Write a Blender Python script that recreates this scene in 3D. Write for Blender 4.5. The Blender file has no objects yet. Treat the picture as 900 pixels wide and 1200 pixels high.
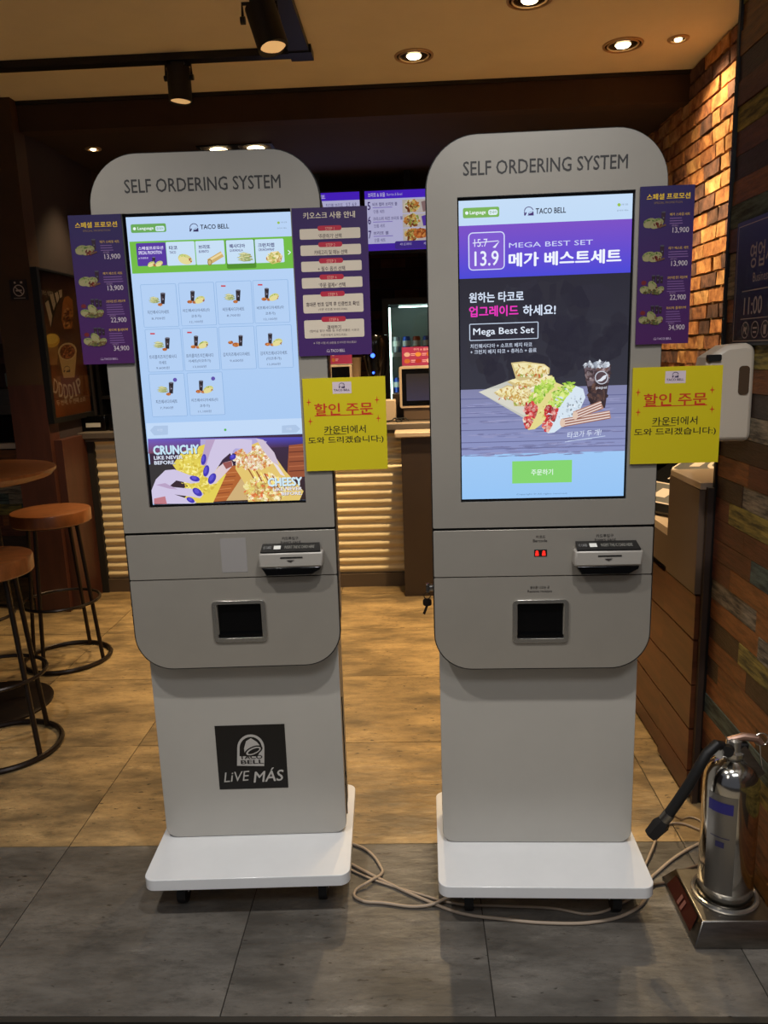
import bpy, bmesh, math, random
import numpy as np
from mathutils import Vector, Matrix
from mathutils.geometry import tessellate_polygon
SC = bpy.context.scene
COL = SC.collection
PI = math.pi
random.seed(7)

# ------------------------------------------------------------------ camera
F_PX, PITCH, ROLL, YAW, CAM_H = 901.33, .2037, -.0332, -.0401, 1.4078
cam_d = bpy.data.cameras.new('camera')
cam_d.sensor_fit = 'VERTICAL'; cam_d.sensor_height = 36; cam_d.lens = F_PX / 1200 * 36
cam_d.clip_start = .05; cam_d.clip_end = 60
cam = bpy.data.objects.new('camera', cam_d); COL.objects.link(cam)
fwd = Vector((math.sin(YAW) * math.cos(PITCH), math.cos(YAW) * math.cos(PITCH), -math.sin(PITCH)))
rt = Vector((math.cos(YAW), -math.sin(YAW), 0)); up = rt.cross(fwd)
Rv = rt * math.cos(ROLL) + up * math.sin(ROLL); Uv = up * math.cos(ROLL) - rt * math.sin(ROLL)
m = Matrix((Rv, Uv, -fwd)).transposed().to_4x4(); m.translation = (0, 0, CAM_H)
cam.matrix_world = m
SC.camera = cam

# ------------------------------------------------------------------ world, exposure
w = bpy.data.worlds.new('world'); SC.world = w; w.use_nodes = True
bg = w.node_tree.nodes['Background']
bg.inputs[0].default_value = (.80, .84, 1.0, 1); bg.inputs[1].default_value = .10
vs = SC.view_settings
vs.view_transform = 'Standard'; vs.look = 'None'; vs.exposure = 0; vs.gamma = 1; vs.use_curve_mapping = False

WARM = (1.0, .72, .38)
NEUTRAL = (1.0, .97, .93)
def spot(x, y, z, power, angle=100, blend=.6, size=.03, color=WARM, aim=None):
    d = bpy.data.lights.new('spot_light', 'SPOT'); d.energy = power; d.spot_size = math.radians(angle)
    d.spot_blend = blend; d.shadow_soft_size = size; d.color = color
    o = bpy.data.objects.new('spot_light', d); COL.objects.link(o); o.location = (x, y, z)
    if aim is not None:
        o.rotation_euler = (Vector(aim) - Vector((x, y, z))).to_track_quat('-Z', 'Y').to_euler()
    return o
def area(x, y, z, sx, sy, power, color, aim):
    d = bpy.data.lights.new('area_light', 'AREA'); d.shape = 'RECTANGLE'; d.size = sx; d.size_y = sy
    d.energy = power; d.color = color
    o = bpy.data.objects.new('area_light', d); COL.objects.link(o); o.location = (x, y, z)
    o.rotation_euler = (Vector(aim) - Vector((x, y, z))).to_track_quat('-Z', 'Y').to_euler()
    return o
# mall corridor lights over and behind the viewer
area(.5, -.9, 3.3, 1.2, .5, 22, (.95, .97, 1), (.4, 1.6, .4))
area(-2.2, -1.6, 3.3, .5, 1.2, 7, (1, .93, .84), (-.4, 1.6, .6))
for lx in (-.9, .25):
    spot(lx, .75, 2.70, 68, 110, .6, .045, NEUTRAL, (lx, .95, 0))

# ------------------------------------------------------------------ mesh helpers
class MB:
    def __init__(s): s.v = []; s.f = []
    def add(s, vs, fs):
        b = len(s.v); s.v += [tuple(p) for p in vs]; s.f += [tuple(i + b for i in f) for f in fs]; return s
    def box(s, x0, x1, y0, y1, z0, z1):
        vs = [(x0,y0,z0),(x1,y0,z0),(x1,y1,z0),(x0,y1,z0),(x0,y0,z1),(x1,y0,z1),(x1,y1,z1),(x0,y1,z1)]
        return s.add(vs, [(0,3,2,1),(4,5,6,7),(0,1,5,4),(1,2,6,5),(2,3,7,6),(3,0,4,7)])
    def cyl(s, p0, p1, r0, r1=None, n=16):
        return s.tube([p0, p1], [r0, r0 if r1 is None else r1], n)
    def tube(s, pts, r, n=10, cap=True, closed=False):
        P = [Vector(p) for p in pts]; k = len(P); rs = r if isinstance(r, (list, tuple)) else [r] * k
        vs = []; ref = None
        for i in range(k):
            a = P[(i - 1) % k] if (i or closed) else P[0]; b = P[(i + 1) % k] if (i < k - 1 or closed) else P[-1]
            t = (b - a).normalized()
            if ref is None:
                ref = t.orthogonal().normalized()
            ref = (ref - t * ref.dot(t)).normalized(); q = t.cross(ref)
            for j in range(n):
                an = 2 * PI * j / n; vs.append(P[i] + (ref * math.cos(an) + q * math.sin(an)) * rs[i])
        fs = []
        for i in range(k if closed else k - 1):
            i2 = (i + 1) % k
            for j in range(n):
                j2 = (j + 1) % n; fs.append((i*n+j, i*n+j2, i2*n+j2, i2*n+j))
        if cap and not closed:
            fs.append(tuple(range(n))[::-1]); fs.append(tuple((k-1)*n + j for j in range(n)))
        return s.add(vs, fs)
    def ring(s, c, R, r, n=40, m=8, axis='z'):
        pts = []
        for i in range(n):
            a = 2*PI*i/n; x, y = R*math.cos(a), R*math.sin(a)
            pts.append((c[0]+x, c[1]+y, c[2]) if axis == 'z' else ((c[0]+x, c[1], c[2]+y) if axis == 'y' else (c[0], c[1]+x, c[2]+y)))
        return s.tube(pts, r, m, closed=True)
    def lathe(s, prof, c=(0,0,0), n=32):
        vs = []; fs = []; k = len(prof)
        for r, z in prof:
            for j in range(n):
                a = 2*PI*j/n; vs.append((c[0]+r*math.cos(a), c[1]+r*math.sin(a), c[2]+z))
        for i in range(k-1):
            for j in range(n):
                j2 = (j+1) % n; fs.append((i*n+j, i*n+j2, (i+1)*n+j2, (i+1)*n+j))
        fs.append(tuple(range(n))[::-1]); fs.append(tuple((k-1)*n+j for j in range(n)))
        return s.add(vs, fs)
    def prism(s, outer, y0, y1, holes=(), plane='xz'):
        """extrude a 2D outline (with holes) between two depths"""
        loops = [list(outer)] + [list(h) for h in holes]
        def P(p, d): return (p[0], d, p[1]) if plane == 'xz' else ((p[0], p[1], d) if plane == 'xy' else (d, p[0], p[1]))
        tri = tessellate_polygon([[Vector((p[0], p[1], 0)) for p in l] for l in loops])
        flat = [p for l in loops for p in l]; n = len(flat)
        vs = [P(p, y0) for p in flat] + [P(p, y1) for p in flat]
        fs = [tuple(t) for t in tri] + [tuple(i + n for i in t)[::-1] for t in tri] if holes else [tuple(range(n)), tuple(range(n, 2*n))[::-1]]
        b = 0
        for l in loops:
            k = len(l)
            for i in range(k):
                j = (i+1) % k; fs.append((b+i, b+j, b+j+n, b+i+n))
            b += k
        return s.add(vs, fs)

def rr(x0, x1, z0, z1, r, n=8):
    """rounded rectangle; r = one radius or (bl, br, tr, tl)"""
    if not isinstance(r, (list, tuple)): r = (r,)*4
    out = []
    for (cx, cz, rad, a0) in ((x0, z0, r[0], PI), (x1, z0, r[1], 1.5*PI), (x1, z1, r[2], 0), (x0, z1, r[3], .5*PI)):
        sx = 1 if cx == x0 else -1; sz = 1 if cz == z0 else -1
        if rad < 1e-5: out.append((cx, cz)); continue
        for i in range(n+1):
            a = a0 + .5*PI*i/n
            out.append((cx + sx*rad + rad*math.cos(a), cz + sz*rad + rad*math.sin(a)))
    return out

def mesh_of(mb, name, smooth=True, ang=35):
    me = bpy.data.meshes.new(name); me.from_pydata(mb.v, [], mb.f); me.validate()
    b = bmesh.new(); b.from_mesh(me); bmesh.ops.recalc_face_normals(b, faces=b.faces); b.to_mesh(me); b.free()
    if smooth:
        for p in me.polygons: p.use_smooth = True
        me.set_sharp_from_angle(angle=math.radians(ang))
    return me
def obj(name, mb, mat, parent=None, loc=None, rotz=0, bevel=0, smooth=True, kind=None, label=None):
    me = mb if isinstance(mb, bpy.types.Mesh) else mesh_of(mb, name, smooth)
    if mat is not None and not me.materials: me.materials.append(mat)
    o = bpy.data.objects.new(name, me); COL.objects.link(o)
    if parent is not None: o.parent = parent
    if loc is not None: o.location = loc
    if rotz: o.rotation_euler = (0, 0, rotz)
    if bevel:
        bm_ = o.modifiers.new('bevel', 'BEVEL'); bm_.width = bevel; bm_.segments = 2; bm_.limit_method = 'ANGLE'; bm_.angle_limit = math.radians(50)
    if kind: o['kind'] = kind
    if label: o['label'] = label
    return o
def tag(o, label, cat, group=None):
    o['label'] = label; o['category'] = cat
    if group: o['group'] = group
    return o
def thing(name, label, cat, loc=(0,0,0), rotz=0, group=None):
    o = bpy.data.objects.new(name, None); COL.objects.link(o); o.location = loc; o.rotation_euler = (0,0,rotz)
    o.empty_display_size = .1
    return tag(o, label, cat, group)
def dup(root, loc, rotz=0):
    r = root.copy(); COL.objects.link(r); r.location = loc; r.rotation_euler = (0,0,rotz)
    for ch in [c for c in COL.objects if c.parent == root]:
        c = ch.copy(); COL.objects.link(c); c.parent = r
        for g in [q for q in COL.objects if q.parent == ch]:
            d = g.copy(); COL.objects.link(d); d.parent = c
    return r

# ------------------------------------------------------------------ materials
def lin(c):
    return tuple(((v/255)/12.92 if v/255 <= .04045 else (((v/255)+.055)/1.055)**2.4) for v in c)
def mat(name, rgb, rough=.5, metal=0, emit=None, es=1, spec=.5, noise=0, nscale=8, bump=0, bscale=60, stretch=(1,1,1), rgb2=None, coord='Object', alpha=None, rnd=0, coat=0):
    m = bpy.data.materials.new(name); m.use_nodes = True; nt = m.node_tree; N = nt.nodes; L = nt.links
    p = N['Principled BSDF']; c = lin(rgb) + (1,)
    p.inputs['Base Color'].default_value = c; p.inputs['Roughness'].default_value = rough; p.inputs['Metallic'].default_value = metal
    p.inputs['Specular IOR Level'].default_value = spec
    if coat: p.inputs['Coat Weight'].default_value = coat; p.inputs['Coat Roughness'].default_value = .1
    if emit: p.inputs['Emission Color'].default_value = lin(emit) + (1,); p.inputs['Emission Strength'].default_value = es
    if alpha is not None:
        p.inputs['Transmission Weight'].default_value = 1 - alpha
    if noise or bump or rnd:
        tc = N.new('ShaderNodeTexCoord'); mp = N.new('ShaderNodeMapping'); mp.inputs['Scale'].default_value = stretch
        L.new(tc.outputs[coord], mp.inputs[0]); vec = mp.outputs[0]
        if rnd:
            oi = N.new('ShaderNodeObjectInfo'); ml = N.new('ShaderNodeVectorMath'); ml.operation = 'MULTIPLY'
            ml.inputs[1].default_value = (37, 53, 29); cb = N.new('ShaderNodeCombineXYZ')
            for i in range(3): L.new(oi.outputs['Random'], cb.inputs[i])
            L.new(cb.outputs[0], ml.inputs[0]); ad = N.new('ShaderNodeVectorMath'); ad.operation = 'ADD'
            L.new(vec, ad.inputs[0]); L.new(ml.outputs[0], ad.inputs[1]); vec = ad.outputs[0]
        col = None
        if noise:
            nz = N.new('ShaderNodeTexNoise'); nz.inputs['Scale'].default_value = nscale; nz.inputs['Detail'].default_value = 8; nz.inputs['Roughness'].default_value = .65
            L.new(vec, nz.inputs['Vector']); rp = N.new('ShaderNodeValToRGB')
            c2 = lin(rgb2) + (1,) if rgb2 else tuple(v*(1-noise) for v in c[:3]) + (1,)
            rp.color_ramp.elements[0].position = .38; rp.color_ramp.elements[1].position = .62
            rp.color_ramp.elements[0].color = c2; rp.color_ramp.elements[1].color = c
            L.new(nz.outputs['Fac'], rp.inputs[0]); col = rp.outputs[0]
        if rnd:
            hs = N.new('ShaderNodeHueSaturation'); mr = N.new('ShaderNodeMapRange'); mr.inputs['To Min'].default_value = 1-rnd; mr.inputs['To Max'].default_value = 1+rnd
            L.new(oi.outputs['Random'], mr.inputs[0]); L.new(mr.outputs[0], hs.inputs['Value'])
            if col: L.new(col, hs.inputs['Color'])
            else: hs.inputs['Color'].default_value = c
            col = hs.outputs[0]
        if col: L.new(col, p.inputs['Base Color'])
        if bump:
            b2 = N.new('ShaderNodeTexNoise'); b2.inputs['Scale'].default_value = bscale; b2.inputs['Detail'].default_value = 6
            L.new(vec, b2.inputs['Vector']); bp = N.new('ShaderNodeBump'); bp.inputs['Strength'].default_value = bump; bp.inputs['Distance'].default_value = .01
            L.new(b2.outputs['Fac'], bp.inputs['Height']); L.new(bp.outputs[0], p.inputs['Normal'])
    return m
M = {}
M['silver'] = mat('silver_paint', (164,158,148), .34, .35, noise=.05, nscale=5)
M['body_white'] = mat('pale_silver_paint', (188,184,176), .34, .1, noise=.04, nscale=5)
M['silver_side'] = mat('silver_side', (158,152,142), .45, .1)
M['gasket'] = mat('black_gasket', (12,11,11), .5)
M['black'] = mat('black_plastic', (14,13,13), .45)
M['blackgloss'] = mat('black_gloss', (8,8,9), .15)
M['chrome'] = mat('chrome', (190,186,178), .2, .85)
M['steel'] = mat('polished_steel', (200,196,188), .13, 1, bump=.02, bscale=40)
M['steel_matt'] = mat('brushed_steel', (150,146,140), .3, 1, noise=.2, nscale=20, stretch=(1,1,8))
M['white'] = mat('white_laminate', (244,245,246), .16, 0, noise=.04, nscale=6, coat=.3)
M['white_edge'] = mat('white_plastic', (205,203,198), .35)
M['ceiling'] = mat('ceiling_paint', (238,228,198), .9, noise=.05, nscale=3, bump=.05, bscale=90)
M['soffit'] = mat('soffit_paint', (58,44,34), .85, noise=.15, nscale=3)
M['beam'] = mat('beam_paint', (62,42,26), .8, noise=.2, nscale=4)
def tile_mat(name, c1, c2, c3, c4):
    m = mat(name, c1, .40, noise=.5, nscale=4.5, rgb2=c2, bump=.3, bscale=26, stretch=(.55,1.5,1), rnd=.07)
    nt = m.node_tree; N = nt.nodes; L = nt.links; p = N['Principled BSDF']
    src = p.inputs['Base Color'].links[0].from_socket; vec = [n for n in N if n.type == 'TEX_NOISE'][0].inputs['Vector'].links[0].from_socket
    def layer(src, scale, lo, hi, col, rough):
        n = N.new('ShaderNodeTexNoise'); n.inputs['Scale'].default_value = scale; n.inputs['Detail'].default_value = 10; n.inputs['Roughness'].default_value = rough
        L.new(vec, n.inputs['Vector']); r = N.new('ShaderNodeMapRange'); r.inputs['From Min'].default_value = lo; r.inputs['From Max'].default_value = hi
        L.new(n.outputs['Fac'], r.inputs[0]); mx = N.new('ShaderNodeMix'); mx.data_type = 'RGBA'
        L.new(r.outputs[0], mx.inputs['Factor']); L.new(src, mx.inputs[6]); mx.inputs[7].default_value = lin(col) + (1,); return mx.outputs[2]
    o = layer(src, 12, .52, .74, c3, .85); o = layer(o, 34, .50, .72, c2, .85); o = layer(o, 9, .60, .75, c4, .8); o = layer(o, 60, .66, .72, (50,44,38), .5)
    L.new(o, p.inputs['Base Color']); return m
M['tile'] = tile_mat('tan_concrete_tile', (178,150,106), (108,92,68), (84,72,54), (206,182,140))
M['tile_grey'] = tile_mat('grey_concrete_tile', (118,113,106), (78,74,69), (54,51,47), (150,144,134))
M['grout'] = mat('grout', (45,40,35), .9)
M['mall_tile'] = mat('mall_tile', (176,164,142), .3, noise=.1, nscale=6)
M['purplewall'] = mat('wall_dark_plum', (50,38,40), .8, noise=.15, nscale=4)
M['redpost'] = mat('red_brown_laminate', (74,40,30), .45, noise=.25, nscale=6, stretch=(4,4,.6))
M['brownpost'] = mat('brown_paint', (72,50,28), .6, noise=.2, nscale=4)
M['counter'] = mat('counter_grey', (92,84,78), .4, noise=.08)
M['corr'] = mat('corrugated_cream', (226,206,164), .5, 0)
M['darkpanel'] = mat('dark_brown_panel', (60,48,42), .4, noise=.1)
M['greybrown'] = mat('grey_brown_panel', (98,80,66), .45, noise=.08, nscale=4)
M['beige'] = mat('beige_laminate', (200,180,158), .35)
M['cabwood'] = mat('cabinet_wood', (100,56,32), .42, noise=.4, nscale=5, stretch=(2,.7,6), rnd=.1)
M['seatwood'] = mat('seat_wood', (146,88,46), .36, noise=.35, nscale=8, stretch=(1,5,1), coat=.4)
M['blackmetal'] = mat('black_metal', (44,36,32), .32, .6)
M['mortar'] = mat('mortar', (176,148,104), .95, noise=.2, nscale=20, bump=.4)
M['cable'] = mat('cable_grey', (176,158,138), .5)
M['cable_dark'] = mat('cable_brown', (90,74,62), .5)
M['rubber'] = mat('black_rubber', (16,15,16), .55)
M['lamp'] = mat('lamp_glow', (255,240,210), .5, emit=(255,225,170), es=14)
M['lampring'] = mat('downlight_trim', (190,160,120), .4, .3)
M['baffle'] = mat('downlight_baffle', (90,70,50), .25, .8)
M['trackm'] = mat('track_black', (10,9,8), .45)
M['barcode'] = mat('red_scan_glow', (120,8,6), .4, emit=(255,40,30), es=1.5)
M['plastic_w'] = mat('dispenser_plastic', (196,184,168), .35)
M['smoke'] = mat('smoked_window', (78,62,48), .2)
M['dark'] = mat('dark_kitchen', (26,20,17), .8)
M['reader_silver'] = mat('reader_silver', (168,163,155), .35, .1)
M['handle'] = mat('worn_handle', (150,118,102), .3, .5)
M['blueled'] = mat('blue_led', (30,60,255), .4, emit=(50,90,255), es=5)
M['red'] = mat('red_reflection_tint', (58,20,16), .35)  # tint for the reflection coloured onto the extinguisher stand
M['fridge_glow'] = mat('fridge_light_strip', (230,240,235), .5, emit=(200,235,225), es=7)
M['fridge_in'] = mat('fridge_liner', (150,160,155), .4)
M['glass'] = mat('clear_glass', (235,240,238), .03, alpha=0.0)
M['kraft'] = mat('paper_cup', (150,125,95), .7)
BR = [mat('brick_a', (196,138,84), .9, noise=.5, nscale=14, rgb2=(130,78,46), bump=.5, bscale=35, rnd=.22),
      mat('brick_b', (172,116,76), .9, noise=.5, nscale=16, rgb2=(96,58,44), bump=.5, bscale=30, rnd=.25),
      mat('brick_c', (208,162,106), .9, noise=.5, nscale=12, rgb2=(156,104,62), bump=.5, bscale=40, rnd=.18)]
WD = {'o': (136,80,40), 'r': (100,54,36), 'd': (62,42,30), 'w': (152,136,112), 'y': (148,128,58), 't': (86,98,88), 'p': (58,38,38), 'g': (136,90,40)}
WM = {}
for k, c in WD.items():
    rough_k = k in 'wyt'
    WM[k] = mat('plank_' + {'o':'orange','r':'russet','d':'walnut','w':'whitewash','y':'olive','t':'teal','p':'plum','g':'golden'}[k], c, .5 if not rough_k else .75,
                noise=.5 if rough_k else .3, rgb2=tuple(int(v*(.45 if rough_k else .72)) for v in c), nscale=9, stretch=(1,1.2,9), bump=.25, bscale=30, rnd=.12)

def attr_mat(name, emit):
    m = bpy.data.materials.new(name); m.use_nodes = True; nt = m.node_tree; p = nt.nodes['Principled BSDF']
    a = nt.nodes.new('ShaderNodeAttribute'); a.attribute_name = 'ink'
    if emit:
        p.inputs['Base Color'].default_value = (.01,.01,.01,1); p.inputs['Roughness'].default_value = .12
        nt.links.new(a.outputs['Color'], p.inputs['Emission Color']); p.inputs['Emission Strength'].default_value = emit
    else:
        nt.links.new(a.outputs['Color'], p.inputs['Base Color']); p.inputs['Roughness'].default_value = .38
    return m
INK_SCREEN = attr_mat('backlit_display_image', 1.0)
INK_PRINT = attr_mat('printed_ink', 0)
INK_TV = attr_mat('backlit_menu_board', .62)

# ------------------------------------------------------------------ flat artwork (screens, posters, lettering)
_tc = {}
def glyphs(s, bold):
    k = (s, bold)
    if k in _tc: return _tc[k]
    c = bpy.data.curves.new('t', 'FONT'); c.body = s; c.resolution_u = 2 if len(s) > 6 else 3; c.fill_mode = 'BOTH'
    o = bpy.data.objects.new('t', c); COL.objects.link(o)
    me = bpy.data.meshes.new_from_object(o)
    vs = [(v.co.x, v.co.y) for v in me.vertices]; fs = [tuple(p.vertices) for p in me.polygons]
    bpy.data.objects.remove(o); bpy.data.curves.remove(c); bpy.data.meshes.remove(me)
    if bold >= .015:                    # heavier strokes: the same outline laid down again a hair to each side
        d = bold * .55; bv, bf = vs, fs; vs, fs = [], []; nb_ = len(bv)
        for ox, oy in ((-d, 0), (d, 0), (0, d*.8), (0, -d*.8)):
            b = len(vs); vs += [(x+ox, y+oy, b) for x, y in bv]; fs += [tuple(i+b for i in f) for f in bf]
    xs = [v[0] for v in vs]; ys = [v[1] for v in vs]
    x0, x1, y0, y1 = min(xs), max(xs), min(ys), max(ys)
    _tc[k] = ([(v[0]-x0, v[1]-y0, (v[2]//nb_)*.24 if len(v) > 2 else 0) for v in vs], fs, x1-x0, y1-y0)
    return _tc[k]
class Art:
    """flat artwork of real size W x H metres; coordinates are given in the rectified quad of a source picture"""
    def __init__(s, W, H, quad=None, x0=0, y0=0, sc=1):
        s.W, s.H = W, H; s.dim = 1; s.items = []; s.boxes = []
        q = quad or [(0,0),(W,0),(W,H),(0,H)]
        A = []; B = []
        for (x, y), (u, v) in zip(q, [(0,0),(1,0),(1,1),(0,1)]):
            A.append([x,y,1,0,0,0,-u*x,-u*y]); B.append(u); A.append([0,0,0,x,y,1,-v*x,-v*y]); B.append(v)
        s.h = list(np.linalg.solve(np.array(A, float), np.array(B, float))) + [1]
        s.src(x0, y0, sc)
    def src(s, x0, y0, sc): s.o = (x0, y0, sc)
    def M(s, x, y):
        x = x/s.o[2] + s.o[0]; y = y/s.o[2] + s.o[1]; h = s.h
        d = h[6]*x + h[7]*y + h[8]
        return ((h[0]*x+h[1]*y+h[2])/d - .5)*s.W, (.5 - (h[3]*x+h[4]*y+h[5])/d)*s.H
    def clip(s, p): return (max(-s.W/2, min(s.W/2, p[0])), max(-s.H/2, min(s.H/2, p[1])))
    def raw(s, vs, fs, cols, dz=None):
        if s.dim != 1: cols = [tuple(int(q*s.dim) for q in c) for c in cols]
        vs = [s.clip(v) for v in vs]
        xs = [v[0] for v in vs]; ys = [v[1] for v in vs]; b = (min(xs), max(xs), min(ys), max(ys)); l = 0
        for bb, ll in s.boxes:
            if ll >= l and bb[0] < b[1] and b[0] < bb[1] and bb[2] < b[3] and b[2] < bb[3]: l = ll + 1
        s.boxes.append((b, l)); s.items.append((vs, fs, cols, l, dz))
    def poly(s, pts, col, cols=None):
        v = [s.M(*p) for p in pts]; s.raw(v, [tuple(range(len(v)))], cols or [col]*len(v))
    def box(s, x0, y0, x1, y1):
        a = s.M(x0, y0); b = s.M(x0, y1); c = s.M(x1, y0); return a[0], c[0], b[1], a[1]   # u0,u1,zlow,zhigh
    def rect(s, x0, y0, x1, y1, col, col2=None, r=0):
        u0, u1, z0, z1 = s.box(x0, y0, x1, y1)
        if r:
            rad = abs(s.M(x0+r, y0)[0] - u0); v = rr(u0, u1, z0, z1, rad, 4)
        else: v = [(u0,z0),(u1,z0),(u1,z1),(u0,z1)]
        s.raw(v, [tuple(range(len(v)))], [col]*len(v) if not col2 else [col2, col2, col, col])
    def frame(s, x0, y0, x1, y1, t, col, r=0, inner=None):
        s.rect(x0, y0, x1, y1, col, r=r)
        s.rect(x0+t, y0+t*.9, x1-t, y1-t*.9, inner, r=max(0, r-t) if r else 0)
    def ell(s, cx, cy, rx, ry, col, rot=0, n=18, a0=0, a1=360):
        pts = []
        c, d = math.cos(math.radians(rot)), math.sin(math.radians(rot))
        for i in range(n):
            a = math.radians(a0 + (a1-a0)*i/(n if a1-a0 == 360 else n-1)); x, y = rx*math.cos(a), ry*math.sin(a)
            pts.append((cx + x*c - y*d, cy + x*d + y*c))
        s.poly(pts, col)
    def line(s, pts, t, col):
        for a, b in zip(pts, pts[1:]):
            dx, dy = b[0]-a[0], b[1]-a[1]; L = math.hypot(dx, dy) or 1; nx, ny = -dy/L*t/2, dx/L*t/2
            s.poly([(a[0]+nx,a[1]+ny),(b[0]+nx,b[1]+ny),(b[0]-nx,b[1]-ny),(a[0]-nx,a[1]-ny)], col)
    def text(s, t, x0, y0, x1, y1, col, bold=0.0, rot=0, keep=False, shear=0, align='l'):
        u0, u1, z0, z1 = s.box(x0, y0, x1, y1); vs, fs, w, h = glyphs(t, bold)
        if not vs: return
        ky = (z1-z0)/h; kx = max(.2*(u1-u0), (u1-u0) - abs(shear)*(z1-z0))/w
        if keep: kx = min(kx, ky)
        wd = kx*w; off = 0 if align == 'l' else ((u1-u0)-wd)/2
        c, d = math.cos(math.radians(rot)), math.sin(math.radians(rot)); cx, cz = (u0+u1)/2, (z0+z1)/2; out = []
        for x, y, dz in vs:
            X = u0 + off + x*kx + shear*y*ky - cx; Z = z0 + y*ky - cz; out.append((cx + X*c - Z*d, cz + X*d + Z*c))
        s.raw(out, fs, [col]*len(out), [v[2] for v in vs])
    def scatter(s, cx, cy, rx, ry, cols, n, a, b, rot=0, seed=1, al=None):
        rg = random.Random(seed); c, d = math.cos(math.radians(rot)), math.sin(math.radians(rot)); vs = []; fs = []; cl = []
        for i in range(n):
            r = math.sqrt(rg.random()); t = rg.random()*2*PI; x, y = rx*r*math.cos(t), ry*r*math.sin(t)
            px, py = cx + x*c - y*d, cy + x*d + y*c; an = rg.random()*PI if al is None else al; col = rg.choice(cols); L = a*(.5+rg.random()); W_ = b*(.5+rg.random())
            q = []
            for k in range(6):
                t2 = 2*PI*k/6; ex, ey = L*math.cos(t2), W_*math.sin(t2)
                q.append(s.M(px + ex*math.cos(an) - ey*math.sin(an), py + ex*math.sin(an) + ey*math.cos(an)))
            fs.append(tuple(range(len(vs), len(vs)+6))); vs += q; cl += [col]*6
        s.raw(vs, fs, cl)
    def build(s, name, material, parent=None, loc=(0,0,0), gap=.0001, axis='y', label=None, seed=0):
        vs = []; fs = []; cl = []
        for v, f, c, l, dz in s.items:
            b = len(vs); d = -(l+1)*gap
            vs += [(x, d - (dz[i]*gap if dz else 0), z) for i, (x, z) in enumerate(v)]; fs += [tuple(i+b for i in q) for q in f]; cl += c
        me = bpy.data.meshes.new(name); me.from_pydata(vs, [], fs)
        at = me.color_attributes.new('ink', 'FLOAT_COLOR', 'POINT')
        arr = np.ones((len(vs), 4), np.float32)
        cache = {}
        for i, c in enumerate(cl):
            if c not in cache: cache[c] = lin(c)
            arr[i, :3] = cache[c]
        at.data.foreach_set('color', arr.ravel())
        me.materials.append(material)
        o = bpy.data.objects.new(name, me); COL.objects.link(o); o.parent = parent; o.location = loc
        if axis == '-x': o.rotation_euler = (0, 0, -PI/2)
        if axis == 'x': o.rotation_euler = (0, 0, PI/2)
        if label: o['label'] = label
        return o

# --- little drawings
def bell(a, cx, cy, s, dark=(40,30,70), light=(225,235,250), block=None):
    """the bell mark: arch with a bell swung to the right"""
    def P(x, y): return (cx + x*s, cy + y*s)
    arch = [P(-1,1)] + [P(-math.cos(t)*1.0, -.0 - math.sin(t)*1.0) for t in [PI*i/14 for i in range(15)]] + [P(1,1)]
    if block:
        a.poly([P(-1.0,1.33)] + arch[1:-1] + [P(1.0,1.33)], block)
        a.poly([P(-.82,.62), P(-.82,0)] + [P(-math.cos(t)*.82, -math.sin(t)*.82) for t in [PI*i/12 for i in range(13)]] + [P(.5,.62)], dark)
        a.poly([P(-.82,.62), P(-.82,.0)] + [P(-math.cos(t)*.82, -math.sin(t)*.82) for t in [PI*i/12 for i in range(3)]] + [P(-.52,.1), P(-.62,.62)], dark)
        a.poly([P(-.42,.5), P(-.5,.05), P(-.35,-.5), P(0,-.72), P(.45,-.45), P(.8,0), P(.7,.3)], block)
        a.ell(*P(.2,.22), .72*s, .34*s, dark, -24); a.ell(*P(.2,.22), .58*s, .24*s, block, -24); a.ell(*P(.22,.22), .46*s, .15*s, dark, -24)
    else:
        R0, R1 = 1.0, .84
        for q in range(12):
            t0, t1 = PI*(.02 + q*.075), PI*(.02 + (q+1)*.075)
            a.poly([P(-math.cos(t)*r_, -math.sin(t)*r_ + .1) for t, r_ in ((t0,R0),(t1,R0),(t1,R1),(t0,R1))], dark)
        a.poly([P(-1,.1), P(-.84,.1), P(-.84,.55), P(-.62,.2), P(-.45,.45), P(-.72,1), P(-1,1)], dark)
        a.poly([P(-.25,1), P(-.05,.72), P(.5,.62), P(1.0,.2), P(1.05,1)], dark)
        a.ell(*P(.42,.42), .60*s, .24*s, dark, -24); a.ell(*P(.40,.38), .46*s, .12*s, light, -24)
def cola(a, x, y, w, h, c1=(42,34,40)):
    a.poly([(x-w*.5,y-h*.5),(x+w*.5,y-h*.5),(x+w*.38,y+h*.5),(x-w*.38,y+h*.5)], c1)
    a.ell(x, y-h*.5, w*.5, h*.07, (110,110,125)); a.ell(x-w*.12, y, w*.16, h*.22, (78,66,72)); a.ell(x+w*.05, y+h*.05, w*.14, w*.14, (150,150,170))
def quesa(a, x, y, s, seed=0):
    for i, (dx, dy) in enumerate([(-.1,.35),(.2,.2),(-.2,.05),(.1,-.15),(-.05,-.4)]):
        X, Y = x+dx*s, y+dy*s
        a.poly([(X-.95*s,Y-.02*s),(X-.2*s,Y-.3*s),(X+.75*s,Y-.05*s),(X+.8*s,Y+.12*s),(X-.1*s,Y+.2*s)], (150,165,105)); a.poly([(X-.85*s,Y-.03*s),(X-.2*s,Y-.26*s),(X+.65*s,Y-.05*s),(X-.1*s,Y+.08*s)], (214,212,160))
    a.scatter(x, y, .8*s, .5*s, [(170,130,70),(235,235,190),(140,150,90)], 14, .1*s, .04*s, seed=seed)
def nugget(a, x, y, s, seed=0):
    a.ell(x, y, .5*s, .32*s, (176,96,44)); a.scatter(x, y, .45*s, .28*s, [(210,130,66),(150,78,38),(228,160,90)], 12, .12*s, .07*s, seed=seed)
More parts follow.
